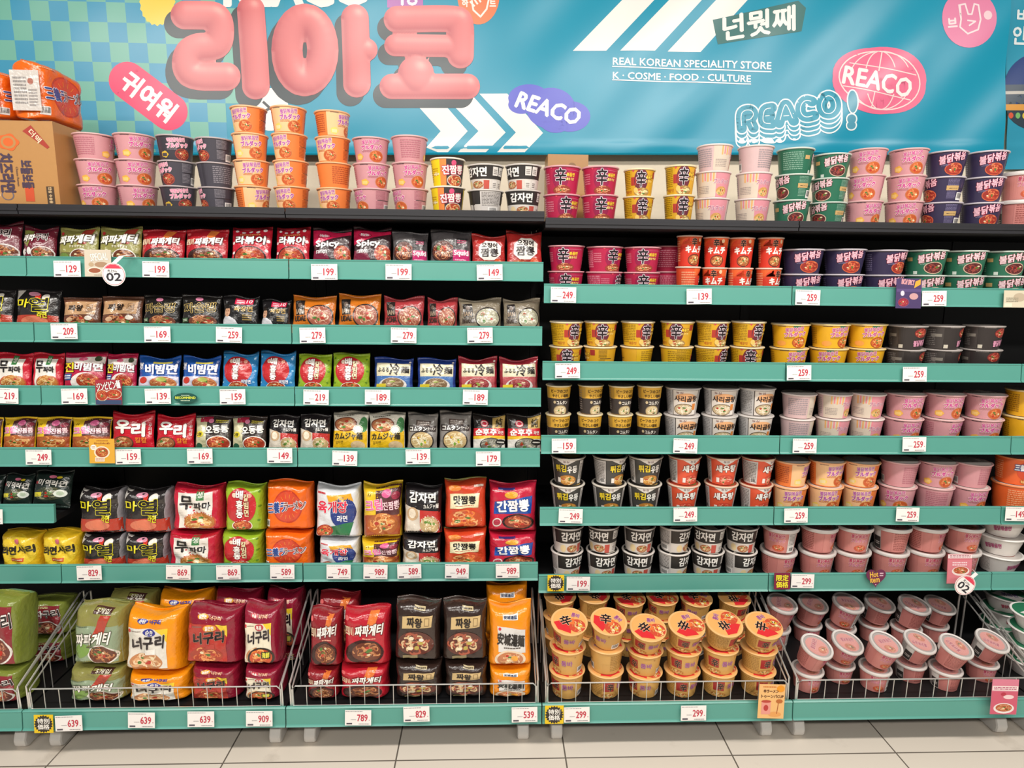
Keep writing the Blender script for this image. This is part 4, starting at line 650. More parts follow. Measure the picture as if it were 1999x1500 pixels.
# the inflated pink letters are printed artwork: their printed shading belongs to the picture on the sheet
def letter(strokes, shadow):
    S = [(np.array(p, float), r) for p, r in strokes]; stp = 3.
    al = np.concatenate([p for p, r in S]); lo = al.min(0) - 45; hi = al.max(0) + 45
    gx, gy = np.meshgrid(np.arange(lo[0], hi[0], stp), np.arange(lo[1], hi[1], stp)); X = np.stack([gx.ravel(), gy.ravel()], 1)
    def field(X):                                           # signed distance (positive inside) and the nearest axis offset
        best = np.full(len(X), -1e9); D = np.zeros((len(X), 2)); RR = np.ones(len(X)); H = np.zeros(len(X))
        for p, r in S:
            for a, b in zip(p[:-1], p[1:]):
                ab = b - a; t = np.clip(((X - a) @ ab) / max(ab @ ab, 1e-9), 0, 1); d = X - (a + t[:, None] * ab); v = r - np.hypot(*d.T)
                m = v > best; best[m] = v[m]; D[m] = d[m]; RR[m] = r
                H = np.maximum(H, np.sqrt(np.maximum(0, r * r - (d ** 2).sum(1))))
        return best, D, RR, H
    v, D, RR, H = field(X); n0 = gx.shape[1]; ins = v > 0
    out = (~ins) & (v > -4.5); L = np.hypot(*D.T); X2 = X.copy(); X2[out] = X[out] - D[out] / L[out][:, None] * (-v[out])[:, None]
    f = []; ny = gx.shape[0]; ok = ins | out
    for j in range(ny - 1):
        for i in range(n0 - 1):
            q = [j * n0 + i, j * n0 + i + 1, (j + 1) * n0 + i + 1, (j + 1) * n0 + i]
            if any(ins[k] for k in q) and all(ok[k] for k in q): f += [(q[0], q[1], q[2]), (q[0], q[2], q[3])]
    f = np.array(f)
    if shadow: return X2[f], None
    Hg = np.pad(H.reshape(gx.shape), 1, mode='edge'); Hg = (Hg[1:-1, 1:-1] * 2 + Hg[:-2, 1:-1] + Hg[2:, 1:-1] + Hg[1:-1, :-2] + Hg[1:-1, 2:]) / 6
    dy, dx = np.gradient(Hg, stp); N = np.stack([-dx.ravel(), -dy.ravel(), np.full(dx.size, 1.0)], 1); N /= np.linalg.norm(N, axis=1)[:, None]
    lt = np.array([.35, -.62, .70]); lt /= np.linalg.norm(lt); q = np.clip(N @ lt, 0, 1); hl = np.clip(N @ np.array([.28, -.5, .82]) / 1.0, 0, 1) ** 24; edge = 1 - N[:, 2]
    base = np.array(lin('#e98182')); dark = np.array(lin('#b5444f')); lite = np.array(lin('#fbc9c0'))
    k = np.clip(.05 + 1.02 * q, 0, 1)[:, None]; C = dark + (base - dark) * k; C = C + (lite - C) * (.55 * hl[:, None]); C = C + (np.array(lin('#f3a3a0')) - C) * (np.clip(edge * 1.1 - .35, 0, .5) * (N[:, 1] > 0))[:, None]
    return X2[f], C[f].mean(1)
LET = [[([(362, 30), (400, 30), (422, 32), (430, 50), (428, 85), (410, 92), (385, 92), (366, 104), (362, 132), (378, 150), (442, 150)], 28)],
       [([(490, 20), (500, 168)], 27)],
       [([(595 + 35 * math.cos(a), 98 + 60 * math.sin(a)) for a in np.linspace(0, 2 * math.pi, 25)], 30.5)],
       [([(693, 36), (697, 164)], 27), ([(700, 97), (714, 97)], 23)],
       [([(775, 38), (890, 36), (900, 44), (899, 108)], 26), ([(772, 88), (880, 90)], 22), ([(766, 169), (912, 169)], 25), ([(812, 144), (812, 152)], 35)]]
LET = [[(chaikin(p) if 3 < len(p) < 20 else p, r) for p, r in L0] for L0 in LET]
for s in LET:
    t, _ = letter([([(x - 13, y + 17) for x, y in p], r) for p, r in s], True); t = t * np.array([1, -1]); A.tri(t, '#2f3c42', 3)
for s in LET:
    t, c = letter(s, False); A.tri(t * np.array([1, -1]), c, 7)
def sheet(name, art, poly, label):
    x0, y0, x1, y1 = poly; nx, ny = int((x1 - x0) / 12), int((y1 - y0) / 10); M = nx + 1
    gx, gy = np.meshgrid(np.linspace(x0, x1, nx + 1), np.linspace(y0, y1, ny + 1)); gx = gx - (gy - y0) / (y1 - y0) * (14 if x1 > 1500 else 0) * (gx - x0) / (x1 - x0)
    b = MB(); V = bmap(gx.ravel(), -gy.ravel(), 0); b.add(V, [((j + 1) * M + i, (j + 1) * M + i + 1, j * M + i + 1, j * M + i) for j in range(ny) for i in range(nx)], art.base)
    XY = [np.stack([gx.ravel(), -gy.ravel()], 1)]
    def put(x, y, o): XY.append(np.stack([x, y], 1)); return bmap(x, y, o)
    lay(b, art, put, step=14, both=True, dl=.00022); o = b.build(name, VINYL); tag(o, label, 'banner')
    q = np.concatenate(XY); x, y = q.T; z = np.zeros(len(x)); N = np.cross(bmap(x + 3, y, z) - bmap(x - 3, y, z), bmap(x, y + 3, z) - bmap(x, y - 3, z)); N /= np.linalg.norm(N, axis=1)[:, None]
    o.data.normals_split_custom_set_from_vertices(N.tolist()); return o
BAN = sheet('banner', A, (-160, -150, 1974, 299), 'teal vinyl wall banner printed with big pink inflated letters and white arrows')
b = MB(); b.tube([P(-160, 302, YB), P(800, 300, YB), P(1958, 300, YB)], .006); b.build('hem_rod', mat('teal_rod', '#1b93b0', rough=.25), BAN)
A2 = Art(1, 1, '#2f97b4', 11)
A2.e(2040, -170, 78, 70, '#28417c', 2, 40); A2.r(1962, -165, 2110, -215, '#55606c', 3); A2.r(1962, -178, 2110, -184, '#c9c4bc', 4); A2.r(1962, -204, 2110, -216, '#e0a04c', 4); A2.e(2040, -216, 76, 40, '#33404c', 2.5, 30)
for k in range(6): A2.e(1972 + k * 14, -226, 5, 6, ['#d85a3c', '#7ab86c', '#e6c84c'][k % 3], 5, 10)
TX2 = lambda s, x0, y0, x1, y1: A2.t_(s, x0, -y1, x1, -y0, '#e6f0f2', 5, 1); TX2('바', 1982, 20, 2010, 45); TX2('안', 1976, 52, 2006, 86)
YB = .53; sheet('banner', A2, (1966, -150, 2240, 330), 'second teal banner with a dark blue stage picture, mostly cut off'); YB = .5
# ------------------------------------------------------------------ goods: columns of stacked cups
def use(key):
    d = DES[key]
    if not d['used']: d['used'] = True; return d['root']
    return dup(d['root'])
TIER = {1: ['only'], 2: ['lower', 'upper'], 3: ['bottom', 'middle', 'top'], 4: ['bottom', 'second-lowest', 'second-highest', 'top'], 5: ['bottom', 'second-lowest', 'middle', 'second-highest', 'top']}
NTH = ['first', 'second', 'third', 'fourth', 'fifth', 'sixth', 'seventh']
def where(i, n, prev, nxt, what):
    if n == 1: return '%s between %s and %s' % (what, prev, nxt) if prev and nxt else '%s beside %s' % (what, prev or nxt)
    if i == 0 and prev: return '%s beside %s' % (what, prev)
    if i == n - 1 and nxt: return '%s beside %s' % (what, nxt)
    if n == 3 and i == 1: return 'centre %s of three' % what
    if prev: return '%s %s from %s' % (NTH[i], what, prev)
    return '%s %s from %s' % (NTH[n - 1 - i], what, nxt)
def clampbay(X, hw):
    for a, b_ in zip(BAYX[:-1], BAYX[1:]):
        if a <= X < b_: return min(max(X, a + .026 + hw), b_ - .026 - hw)
    return X
def cupcols(rows, z0, where_shelf, Yf=.03, first=None, last=None, tag_='', tilt=0, stag=0, roll=0):
    """rows: (design, pixel columns, tiers, pixel row of the top rims, turns in degrees listed upper tier first)"""
    cen = [[Xat(x, Yf + DES[k]['r'] + stag * (c_ % 2), z0 + n * DES[k]['h'] * .6), DES[k]['r']] for k, xs, n, _, _ in rows for c_, x in enumerate(xs)]
    if tilt or 'deck' in where_shelf: cen = [[clampbay(X, r * .95), r] for X, r in cen]
    fit = [min([1.] + [math.hypot(cen[j][0] - cen[i][0], stag) / (cen[i][1] + cen[j][1]) * .985 for j in (i - 1, i + 1) if 0 <= j < len(cen)]) for i in range(len(cen))]
    k0 = 0; q_ = -1
    for k, xs, n, _, _ in rows: fit[k0:k0 + len(xs)] = [min(fit[k0:k0 + len(xs)])] * len(xs); k0 += len(xs)
    for gi, (key, xs, n, yr, rots) in enumerate(rows):
        D = DES[key]; prev = DES[rows[gi - 1][0]]['short'] if gi else first; nxt = DES[rows[gi + 1][0]]['short'] if gi + 1 < len(rows) else last
        for ci, x in enumerate(xs):
            y_ = yr[ci] if isinstance(yr, (list, tuple)) else yr
            Yc = Yf + D['r'] + stag * (ci % 2); h = D['h']; z0_ = z0 + .0008
            q_ += 1; X = cen[q_][0]; sz = (Zat(X, Yc - D['r'], y_) - z0) / (n * h); sz = min(1.16, max(.78, sz)); z = z0_
            for t in range(n):
                o = use(key); rt = rots[(n - 1 - t) * len(xs) + ci] if rots else random.uniform(-35, 35)
                j = random.uniform(-.0004, .0004) if t else 0
                o.location = (X + j, Yc + (random.uniform(0, .003) if t else 0), z); rt -= .55 * math.degrees(math.atan2(X - CAM[0], 2.4)); o.scale = (fit[q_], fit[q_], sz); o.rotation_mode = 'ZYX'; o.rotation_euler = (0, 0, math.radians(rt)); z += h * sz + .0006
                if tilt and t == n - 1:
                    th = math.radians(tilt); rb = D['r'] * .8; ro = math.radians(roll); o.rotation_euler = (th, ro, math.radians(rt)); o.location.z += rb * math.sin(th) + D['r'] * .75 * math.sin(ro) + .0005
                    if roll: o.scale = (min(1, fit[q_] * 1.02),) * 2 + (sz * 1.12,); o.location.y -= .004
                tag(o, '%s, %s of %s, %s' % (D['desc'], TIER[n][t], where(ci, len(xs), prev, nxt, 'stack'), where_shelf), 'noodle cup' if 'cup' in D['kind'] else 'noodle bowl', '%s on the %s%s' % (D['short'], where_shelf, tag_))
def packrow(rows, z0, where_shelf, Yf=.022, first=None, last=None):
    """rows: (design, [(left pixel, right pixel, top pixel), ...])"""
    for gi, (key, items) in enumerate(rows):
        D = DES[key]; prev = DES[rows[gi - 1][0]]['short'] if gi else first; nxt = DES[rows[gi + 1][0]]['short'] if gi + 1 < len(rows) else last
        for ci, (x0, x1, yt) in enumerate(items):
            ln_ = D['lean'] + random.uniform(-2, 2); T = D['d'] / 2; Yc = Yf + T + .004; L = math.radians(ln_)
            X0, X1 = Xat(x0, Yc, z0 + .07), Xat(x1, Yc, z0 + .07); X = (X0 + X1) / 2
            H = (Zat(X, Yc + D['h'] * math.sin(L) * .8, yt + 3) - z0) / math.cos(L) - .010
            o = use(key); o.scale = ((X1 - X0) * .985 / D['w'], 1, max(.7, H / D['h'])); o.location = (X, Yc, z0 + .0145); o.rotation_euler = (-L, 0, math.radians(random.uniform(-4, 4)))
            tag(o, '%s %s, %s' % (D['desc'], where(ci, len(items), prev, nxt, 'one'), where_shelf), 'noodle pack', '%s on the %s' % (D['short'], where_shelf))
def multis(rows, z0, where_shelf, Yf=.02, lean=7, cat='noodle pack', role=None, names=None, yaw=0, pos_=None):
    """rows: (design, [(left, right, top) lower tier first])"""
    for gi, (key, tiers) in enumerate(rows):
        D = DES[key]; z = z0; nb = [DES[rows[k][0]]['short'] for k in (gi - 1, gi + 1) if 0 <= k < len(rows) and rows[k][0] != key]
        same = [k for k in range(len(rows)) if rows[k][0] == key]
        for ti, (x0, x1, yt) in enumerate(tiers):
            T = D['d'] / 2; Yc = Yf + T + .004 + ti * .004; L = math.radians(lean if ti else lean * .4)
            X0, X1 = Xat(x0, Yf, z + .08), Xat(x1, Yf, z + .08); X = (X0 + X1) / 2
            if 'deck' in where_shelf: X = clampbay(X, (X1 - X0) / 2 + .008)
            H = (Zat(X, Yf + T * .5 + D['h'] * math.sin(L) * .8, yt + 3) - z) / math.cos(L) - .006 - T * .8 * math.sin(L)
            o = use(key); o.scale = ((X1 - X0) * .985 / D['w'], 1, H / D['h']); o.location = (X, Yc, z + .003 + T * .8 * math.sin(L)); o.rotation_euler = (-L, 0, math.radians(yaw + random.uniform(-3, 3))); z += H * math.cos(L) + .005
            pos = pos_ or (('beside %s' % nb[-1]) if nb else 'beside the yellow multipacks')
            tr = role or (['lower', 'upper'][ti] if len(tiers) > 1 else 'lone')
            tag(o, '%s, %s one %s, %s' % (D['desc'], tr, pos, where_shelf), cat, '%s on the %s' % (D['short'], where_shelf))
random.seed(4)
zt = TL - .008
cupcols([('pink', [188, 265], 3, [257, 257], [90, 25, 15, 15, -10, 25]), ('black', [345, 420], 3, [260, 265], [10, -60, -50, 150, 10, -75]), ('orange', [489, 566, 650], 4, [203, 203, 212], [-30, 5, 55, 5, -35, -30, 5, -30, 150, 45, -30, -25]),
         ('pink', [725, 800], 3, [265, 262], [0, 120, 20, 10, -60, -60]), ('jin', [874], 2, [306], [8, 0]), ('gamja', [948, 1021], 2, [319, 319], [-40, -60, 130, -10])], zt, 'pack-bay top shelf', first='brown carton', last='crimson cups')
cupcols([('shinred', [1097, 1171], 2, [322, 323], [-5, 5, 15, 5]), ('shingold', [1247, 1326], 2, [327, 320], [5, 10, 15, 15]), ('pale', [1392, 1472], 3, [279, 281], [60, 150, -5, 0, -20, -10]), ('green', [1549, 1620], 3, [286, 297], [95, 0, -70, -50, -5, -60]), ('pink', [1690, 1769], 3, [287, 287], [-15, -5, -25, -10, 20, -10]), ('navy', [1842, 1920], 3, [292, 292], [0, 0, -80, 0, -80, 0]), ('rose', [1990], 2, [325], [0, 120])], TR - .008, 'cup-bay top shelf', first='black-and-white cups')
cupcols([('shinred', [1105, 1180, 1253], 2, [479, 481, 482], [-10, 30, 0, 0, 60, 5]), ('kimchi', [1344, 1396, 1446, 1502], 2, [459, 462, 463, 463], [20, -5, 0, 15, 110, -10, 35, 40]), ('navy', [1565, 1646, 1725], 2, [486, 486, 488], [0, 0, 25, 10, 10, 10]), ('green', [1804, 1881, 1958], 2, [488, 489, 490], [0, 0, 5, 10, 5, 10])], ROWR[0] - DROP, 'first green shelf', last='bay edge')
cupcols([('shingold', [1105, 1172, 1244, 1321, 1390, 1459], 2, 630, [35, 5, 35, -8, 35, 35, 5, -95, 160, 110, 50, 8]), ('cheese', [1541, 1618, 1690], 2, 635, [0, 20, 5, 15, -15, -10]), ('dark', [1768, 1838, 1916], 2, 638, [10, 40, 20, 35, 50, 5])], ROWR[1] - DROP, 'second green shelf', last='bay edge')
cupcols([('comtang', [1090, 1152, 1211, 1267], 2, [755, 755, 756, 756], [0, 25, 15, 5, 12, -5, 10, -10]), ('sari', [1331, 1405, 1475], 2, [761, 762, 762], [5, 5, 30, 20, 15, 15]), ('pale', [1557, 1626, 1691], 2, 774, [100, 20, -5, 110, 5, 0]), ('pink', [1763, 1840, 1918], 2, [774, 774, 775], [10, 15, 0, 15, 40, 10]), ('cheese', [2000], 2, [762], [40, 20])], ROWR[2] - DROP, 'third green shelf')
cupcols([('udon', [1108, 1189, 1258], 2, 898, [-10, 40, 12, -2, 2, 0]), ('shrimp', [1334, 1408, 1476], 2, [898, 898, 900], [25, 5, 50, 5, 3, 30]), ('orange', [1542, 1611, 1678], 2, [908, 908, 910], [60, 20, 0, 0, 0, -5]), ('pink', [1752, 1825, 1893], 2, [908, 910, 912], [150, 0, 160, -20, 110, 15]), ('samyang', [1978], 2, [897], [25, 120])], ROWR[3] - DROP, 'fourth green shelf')
cupcols([('gamja', [1107, 1176, 1246, 1316, 1382, 1446], 2, [1036, 1036, 1037, 1037, 1038, 1038], [12, -28, 2, 48, -28, -8, 30, 10, -12, 52, -12, 40]), ('rose', [1520, 1595, 1663, 1737, 1805, 1876], 2, 1036, [-20, 60, 10, 140, 55, 20, 40, 20, 10, 15, 20, 10]), ('white', [1952], 3, [1018], [-10, -30, 40])], ROWR[4] - DROP, 'fifth green shelf', first='bay edge')
cupcols([('toomba', [1108, 1184, 1260, 1334, 1406, 1482], 3, [1232, 1232, 1245, 1240, 1236, 1240], [0, -30, 20, 40, 90, 50, -5, 160, 0, 20, 20, 70, 0, 60, 0, 45, 45, 60])], DK, 'deck front row', Yf=-.25, first='vivid orange multipacks', last='clear-lidded pink bowls', tilt=16)
cupcols([('toomba', [1092, 1157, 1227, 1290, 1356, 1430], 3, [1180, 1178, 1185, 1182, 1186, 1186], [90, 120, 10, 5, -20, 80, 160, 120, 10, 5, -20, 80, 160, 120, 10, 5, -20, 80])], DK, 'deck back row', Yf=.0, first='vivid orange multipacks', last='clear-lidded pink bowls', tilt=7)
cupcols([('rose', [1570, 1640, 1710, 1779, 1848, 1927], 2, [1290, 1284, 1284, 1286, 1290, 1290], [50, 0, 10, 160, 110, 150, 20, 20, 0, 150, 150, 20])], DK, 'deck front row', Yf=-.25, first='tan cups', last='green-lidded white bowls', tilt=18, stag=.05, roll=7)
cupcols([('rose', [1512, 1577, 1642, 1706, 1770, 1846], 2, [1201, 1201, 1200, 1200, 1203, 1206], [60, 50, -10, 130, 130, 150, 0, 20, 30, 10, 20, 60])], DK, 'deck back row', Yf=.02, first='tan cups', last='green-lidded white bowls', tilt=12, stag=.05, roll=5)
cupcols([('whitegreen', [1962], 3, [1180], [0, 20, 40])], DK, 'deck back row', Yf=.06, first='clear-lidded pink bowls')
cupcols([('whitegreen', [2020], 4, [1222], [0, 20, 40, 10])], DK, 'deck front row', Yf=-.19, first='clear-lidded pink bowls')
cupcols([('shinred', [1302], 2, [480], [100, 120])], ROWR[0] - DROP, 'back of first shelf', Yf=.13, first='tall orange-red cups', tag_=', back row')
# ------------------------------------------------------------------ goods: rows of single packs and multipacks
packrow([('chapaguri', [(-45, 38, 437), (40, 106, 447)]), ('chapagetti', [(109, 190, 448), (190, 274, 447)]), ('sacheon', [(273, 358, 451), (358, 444, 450)]), ('rabokki', [(447, 529, 447), (534, 604, 447)]), ('spicy', [(608, 686, 450), (687, 764, 448)]), ('squid', [(765, 836, 455), (838, 920, 452)]), ('ojing', [(921, 988, 462), (989, 1060, 456)])], ROWL[0] - DROP, 'first green shelf', last='bay edge')
packrow([('mayeol', [(-62, 24, 566), (26, 116, 568)]), ('jjawang', [(121, 194, 586), (195, 275, 581)]), ('jjash', [(276, 351, 579), (353, 430, 578)]), ('jjajang', [(433, 504, 580), (508, 566, 588)]), ('lian_o', [(567, 655, 581), (657, 743, 578)]), ('lian_r', [(746, 828, 583), (832, 893, 586)]), ('lian_t', [(895, 980, 586), (982, 1056, 587)])], ROWL[1] - DROP, 'second green shelf', last='bay edge')
packrow([('mupama', [(-14, 58, 692), (60, 120, 692)]), ('jinbibim', [(121, 203, 690), (205, 264, 693)]), ('paldo', [(266, 349, 699), (351, 428, 699)]), ('baehong_b', [(430, 502, 691), (504, 576, 690)]), ('baehong_g', [(578, 646, 694), (648, 722, 692)]), ('rei_b', [(728, 807, 701), (813, 891, 702)]), ('rei_r', [(894, 972, 701), (974, 1052, 702)])], ROWL[2] - DROP, 'third green shelf', last='bay edge')
packrow([('cream', [(-62, 2, 816), (3, 66, 816), (67, 136, 816), (137, 214, 816)]), ('woori', [(216, 299, 808), (301, 377, 813)]), ('odong', [(379, 450, 813), (452, 519, 814)]), ('gamjabag', [(522, 582, 812), (584, 645, 810)]), ('kamja', [(647, 718, 806), (720, 791, 807)]), ('comtan', [(793, 854, 809), (856, 920, 806)]), ('jun', [(922, 988, 811), (989, 1058, 811)])], ROWL[3] - DROP, 'fourth green shelf', last='bay edge')
zx = Zat(-1.82, -.014, 987) - DROP
packrow([('miyeok', [(-85, 0, 928), (2, 58, 926), (60, 134, 921)])], zx, 'short extra shelf', last='black-yellow multipacks')
z5 = ROWL[4] - DROP
multis([('saripack', [(-8, 70, 1036)])], z5, 'fifth green shelf', pos_='at the photo edge')
multis([('saripack', [(73, 147, 1036)])], z5, 'fifth green shelf', pos_='touching the black multipacks')
multis([('mayeol5', [(150, 234, 1041), (142, 228, 955)]), ('mayeol5', [(236, 318, 1041), (230, 322, 955)]), ('mupama5', [(320, 424, 1035), (326, 427, 948)]), ('baehong5', [(426, 506, 1037), (430, 508, 945)]), ('samyang5', [(509, 604, 1034), (511, 603, 940)]), ('yuk5', [(617, 698, 1049), (609, 699, 948)]), ('cream5', [(701, 778, 1050), (703, 782, 945)]), ('gamja5', [(781, 860, 1042), (785, 862, 948)]), ('mat5', [(864, 950, 1031), (865, 950, 936)]), ('gan5', [(953, 1050, 1037), (953, 1050, 943)])], z5, 'fifth green shelf')
FR, BK = 'deck front row', 'deck back row'
multis([('chapaguri5', [(-72, 30, 1300), (-66, 34, 1165)]), ('chapagetti5', [(122, 234, 1296), (128, 228, 1182)]), ('neo_o', [(238, 360, 1308), (230, 346, 1194)]), ('neo_r', [(364, 460, 1294), (350, 462, 1188)]), ('neo_f', [(474, 546, 1296), (476, 550, 1184)]), ('sac5', [(594, 656, 1300), (598, 660, 1192)]), ('sac5b', [(659, 755, 1296), (664, 757, 1190)]), ('jw5', [(768, 862, 1288), (766, 858, 1175)]), ('jw5', [(866, 952, 1288), (861, 950, 1176)]), ('ans5', [(956, 1040, 1298), (953, 1040, 1183)])], DK, FR, Yf=-.238, lean=9, yaw=-2)
multis([('chapaguri5', [(44, 128, 1238), (48, 134, 1168)])], DK, BK, Yf=0, lean=8, pos_='by the wire guard')
BACK = [('chapagetti5', 198, 290, 1155), ('neo_o', 296, 402, 1158), ('neo_r', 408, 500, 1156), ('neo_f', 520, 590, 1156), ('sac5', 603, 684, 1160), ('ans5', 952, 1036, 1142)]
for k, x0, x1, yt in BACK: multis([(k, [(x0, x1, 1262 if k != 'ans5' else 1240), (x0, x1, yt)])], DK, BK, Yf=0, lean=8, pos_='behind its front-row twins')
# ------------------------------------------------------------------ carton and orange multipacks on the top shelf
def carton(x0p, x1p, ytop, Yf, d, label, art_fn, name='carton', zb=zt):
    Xa, Xb = Xat(x0p, Yf, zb + .1), Xat(x1p, Yf, zb + .1); w = Xb - Xa; h = Zat((Xa + Xb) / 2, Yf, ytop) - zb
    r = empty(name, ((Xa + Xb) / 2, Yf, zb)); tag(r, label, 'carton'); a = Art(w / 2, h / 2, '#b5854f', 8); art_fn(a)
    b = MB(); b.box(-w / 2, 0, 0, w / 2, d, h, a.base); lay(b, a, lambda x, y, o: np.stack([x, -o, y + h / 2], 1)); b.build('box_body', PAPER, r, smooth=False)
    b = MB(); b.box(-w / 2, .001, h, w / 2, d / 2 - .001, h + .003, a.base); b.box(-w / 2, d / 2 + .001, h, w / 2, d - .001, h + .003, a.base); b.build('top_flap', PAPER, r, smooth=False)
    b = MB(); b.box(-w / 2 - .0006, d / 2 - .025, h + .003, w / 2 + .0006, d / 2 + .025, h + .0036, lin('#c8a678')); b.box(w / 2, d / 2 - .025, h * .75, w / 2 + .0006, d / 2 + .025, h + .0036, lin('#c8a678')); b.build('packing_tape', FILM, r, smooth=False)
    return h
def D_box(a):
    def V(s, x, y0, y1, hw, c, b): a.t_(s, x - (y1 - y0) / 2 * a.S[1] / a.S[0], (y0 + y1) / 2 - hw, x + (y1 - y0) / 2 * a.S[1] / a.S[0], (y0 + y1) / 2 + hw, c, 4, b, None, 0, -90)
    V('치즈라면', .2, -.65, .25, .17, '#4a3a4c', .0022); V('보들보들', .52, -.55, .1, .13, '#4a3a4c', .0016); V('OTTOGI', .02, .35, .68, .03, '#8c5a4a', .0003); V('Cheese Ramen', .37, -.5, -.05, .025, '#6b5348', .0002)
    a.e(.28, .52, .16, .19, '#d9652c', 2, 24, wob=(5, .1)); a.e(.28, .52, .12, .15, '#b5854f', 3, 24); a.e(.28, .52, .08, .1, '#d9652c', 3.5, 16)
    a.p([(.52, .78), (.66, .92), (.92, .42), (.88, .38)], '#a5382c', 2); a.t_('더맥', .6, .6, .82, .74, '#e6d0b0', 5, .0008, None, 0, -48); a.r(.46, -.86, .6, -.52, '#c8502f', 2); a.r(.8, -.92, .92, -.5, '#4a3a2c', 2); V('안심 수송용', .86, -.9, -.52, .04, '#d9b98c', .0004)
    a.e(.18, -.72, .1, .12, '#6c6470', 2, 20); a.e(.18, -.72, .08, .1, '#b5854f', 3, 20); a.r(-.2, -.75, .06, -.1, '#e2c9a0', 1); a.r(-.17, -.7, .03, -.15, '#4a3a2c', 2)
hb = carton(-135, 113, 236, .012, .30, 'brown cardboard carton with sideways dark lettering under orange multipacks', D_box)
def top_multi(x0p, x1p, ytp, label, Yf=.03):
    """a multipack seen end-on, its printed broad side turned to +X"""
    zb = zt + hb + .004; Xa, Xb = Xat(x0p, Yf, zb + .1), Xat(x1p, Yf, zb + .1); o = use('samyang5'); D = DES['samyang5']; h = Zat((Xa + Xb) / 2, Yf, ytp) - zb - .015
    o.scale = (1.08, (Xb - Xa) / D['d'] * .95, h / D['h']); o.location = ((Xa + Xb) / 2, Yf + D['w'] / 2 * 1.06, zb + .011); o.rotation_euler = (0, 0, math.radians(86)); tag(o, label, 'noodle pack', 'orange multipacks on the carton')
    a = Art((Xb - Xa) * .36, h * .34, '#cdc6c0', 4); a.e(.4, .45, .2, .16, '#a86a5c', 2, 14); a.m(-.8, -.7, .1, .7, '#8f8a88', 8); a.m(.2, -.8, .8, .1, '#9c9694', 6)
    lb = flatcard('end_label', a, (Xb - Xa) * .72, h * .68, FILM, o); lb.parent = None; bpy.context.view_layer.update(); lb.matrix_world = Matrix.Translation(((Xa + Xb) / 2, Yf - .008, zb + h * .52)); lb.parent = o; lb.matrix_parent_inverse = o.matrix_world.inverted()
top_multi(14, 92, 112, 'orange multipack with silver end label, inner of two on the carton')
top_multi(-66, 10, 128, 'orange multipack cut by the photo edge, outer of two on the carton')
b_ = [(1068, 1146, 303, .36, .15)]
for x0, x1, y, yf, d in b_: carton(x0, x1, y, yf, d, 'plain tan carton standing behind the crimson cups on the top shelf', lambda a: a.e(.2, .7, .2, .1, '#8a6238', 2), zb=TR - .008)
# ------------------------------------------------------------------ price tags, sale cards, wobblers
TILT = math.radians(-6)
def hang(o, px, py, y=-.0205, roll=0):
    X = Xat(px, y, 1); 
    for _ in range(3): Z = Zat(X, y, py); X = Xat(px, y, Z)
    o.location = (X, y, Z); o.rotation_euler = (TILT, math.radians(roll), 0); return o
def price(num, px, py, below, shelf_, deck=False, y=None):
    a = Art(.0455, .0275, '#f0ece8', hash(num) % 50 + px % 7); a.t_(str(num), -.06, -.44, .72, .44, '#c23a4c', 2, .0006); a.m(-.95, .78, .35, .9, '#8d8688', 1); a.m(-.55, -.3, -.15, -.15, '#a8a2a2', 1); a.r(-.88, -.86, -.45, -.66, '#57505a', 1); a.m(.05, -.88, .85, -.72, '#8d8688', 1); a.r(.82, -.35, .9, -.25, '#c98088', 1)
    o = flatcard('price_tag', a, .091, .055); hang(o, px, py, (Y0D - .0155) if deck else -.0215, random.uniform(-1.5, 1.5)); tag(o, 'white price tag reading %s below the %s, %s' % (num, below, shelf_), 'price tag', 'price tags')
S1, S2, S3, S4, S5, SB = 'first green shelf', 'second green shelf', 'third green shelf', 'fourth green shelf', 'fifth green shelf', 'bottom deck rail'
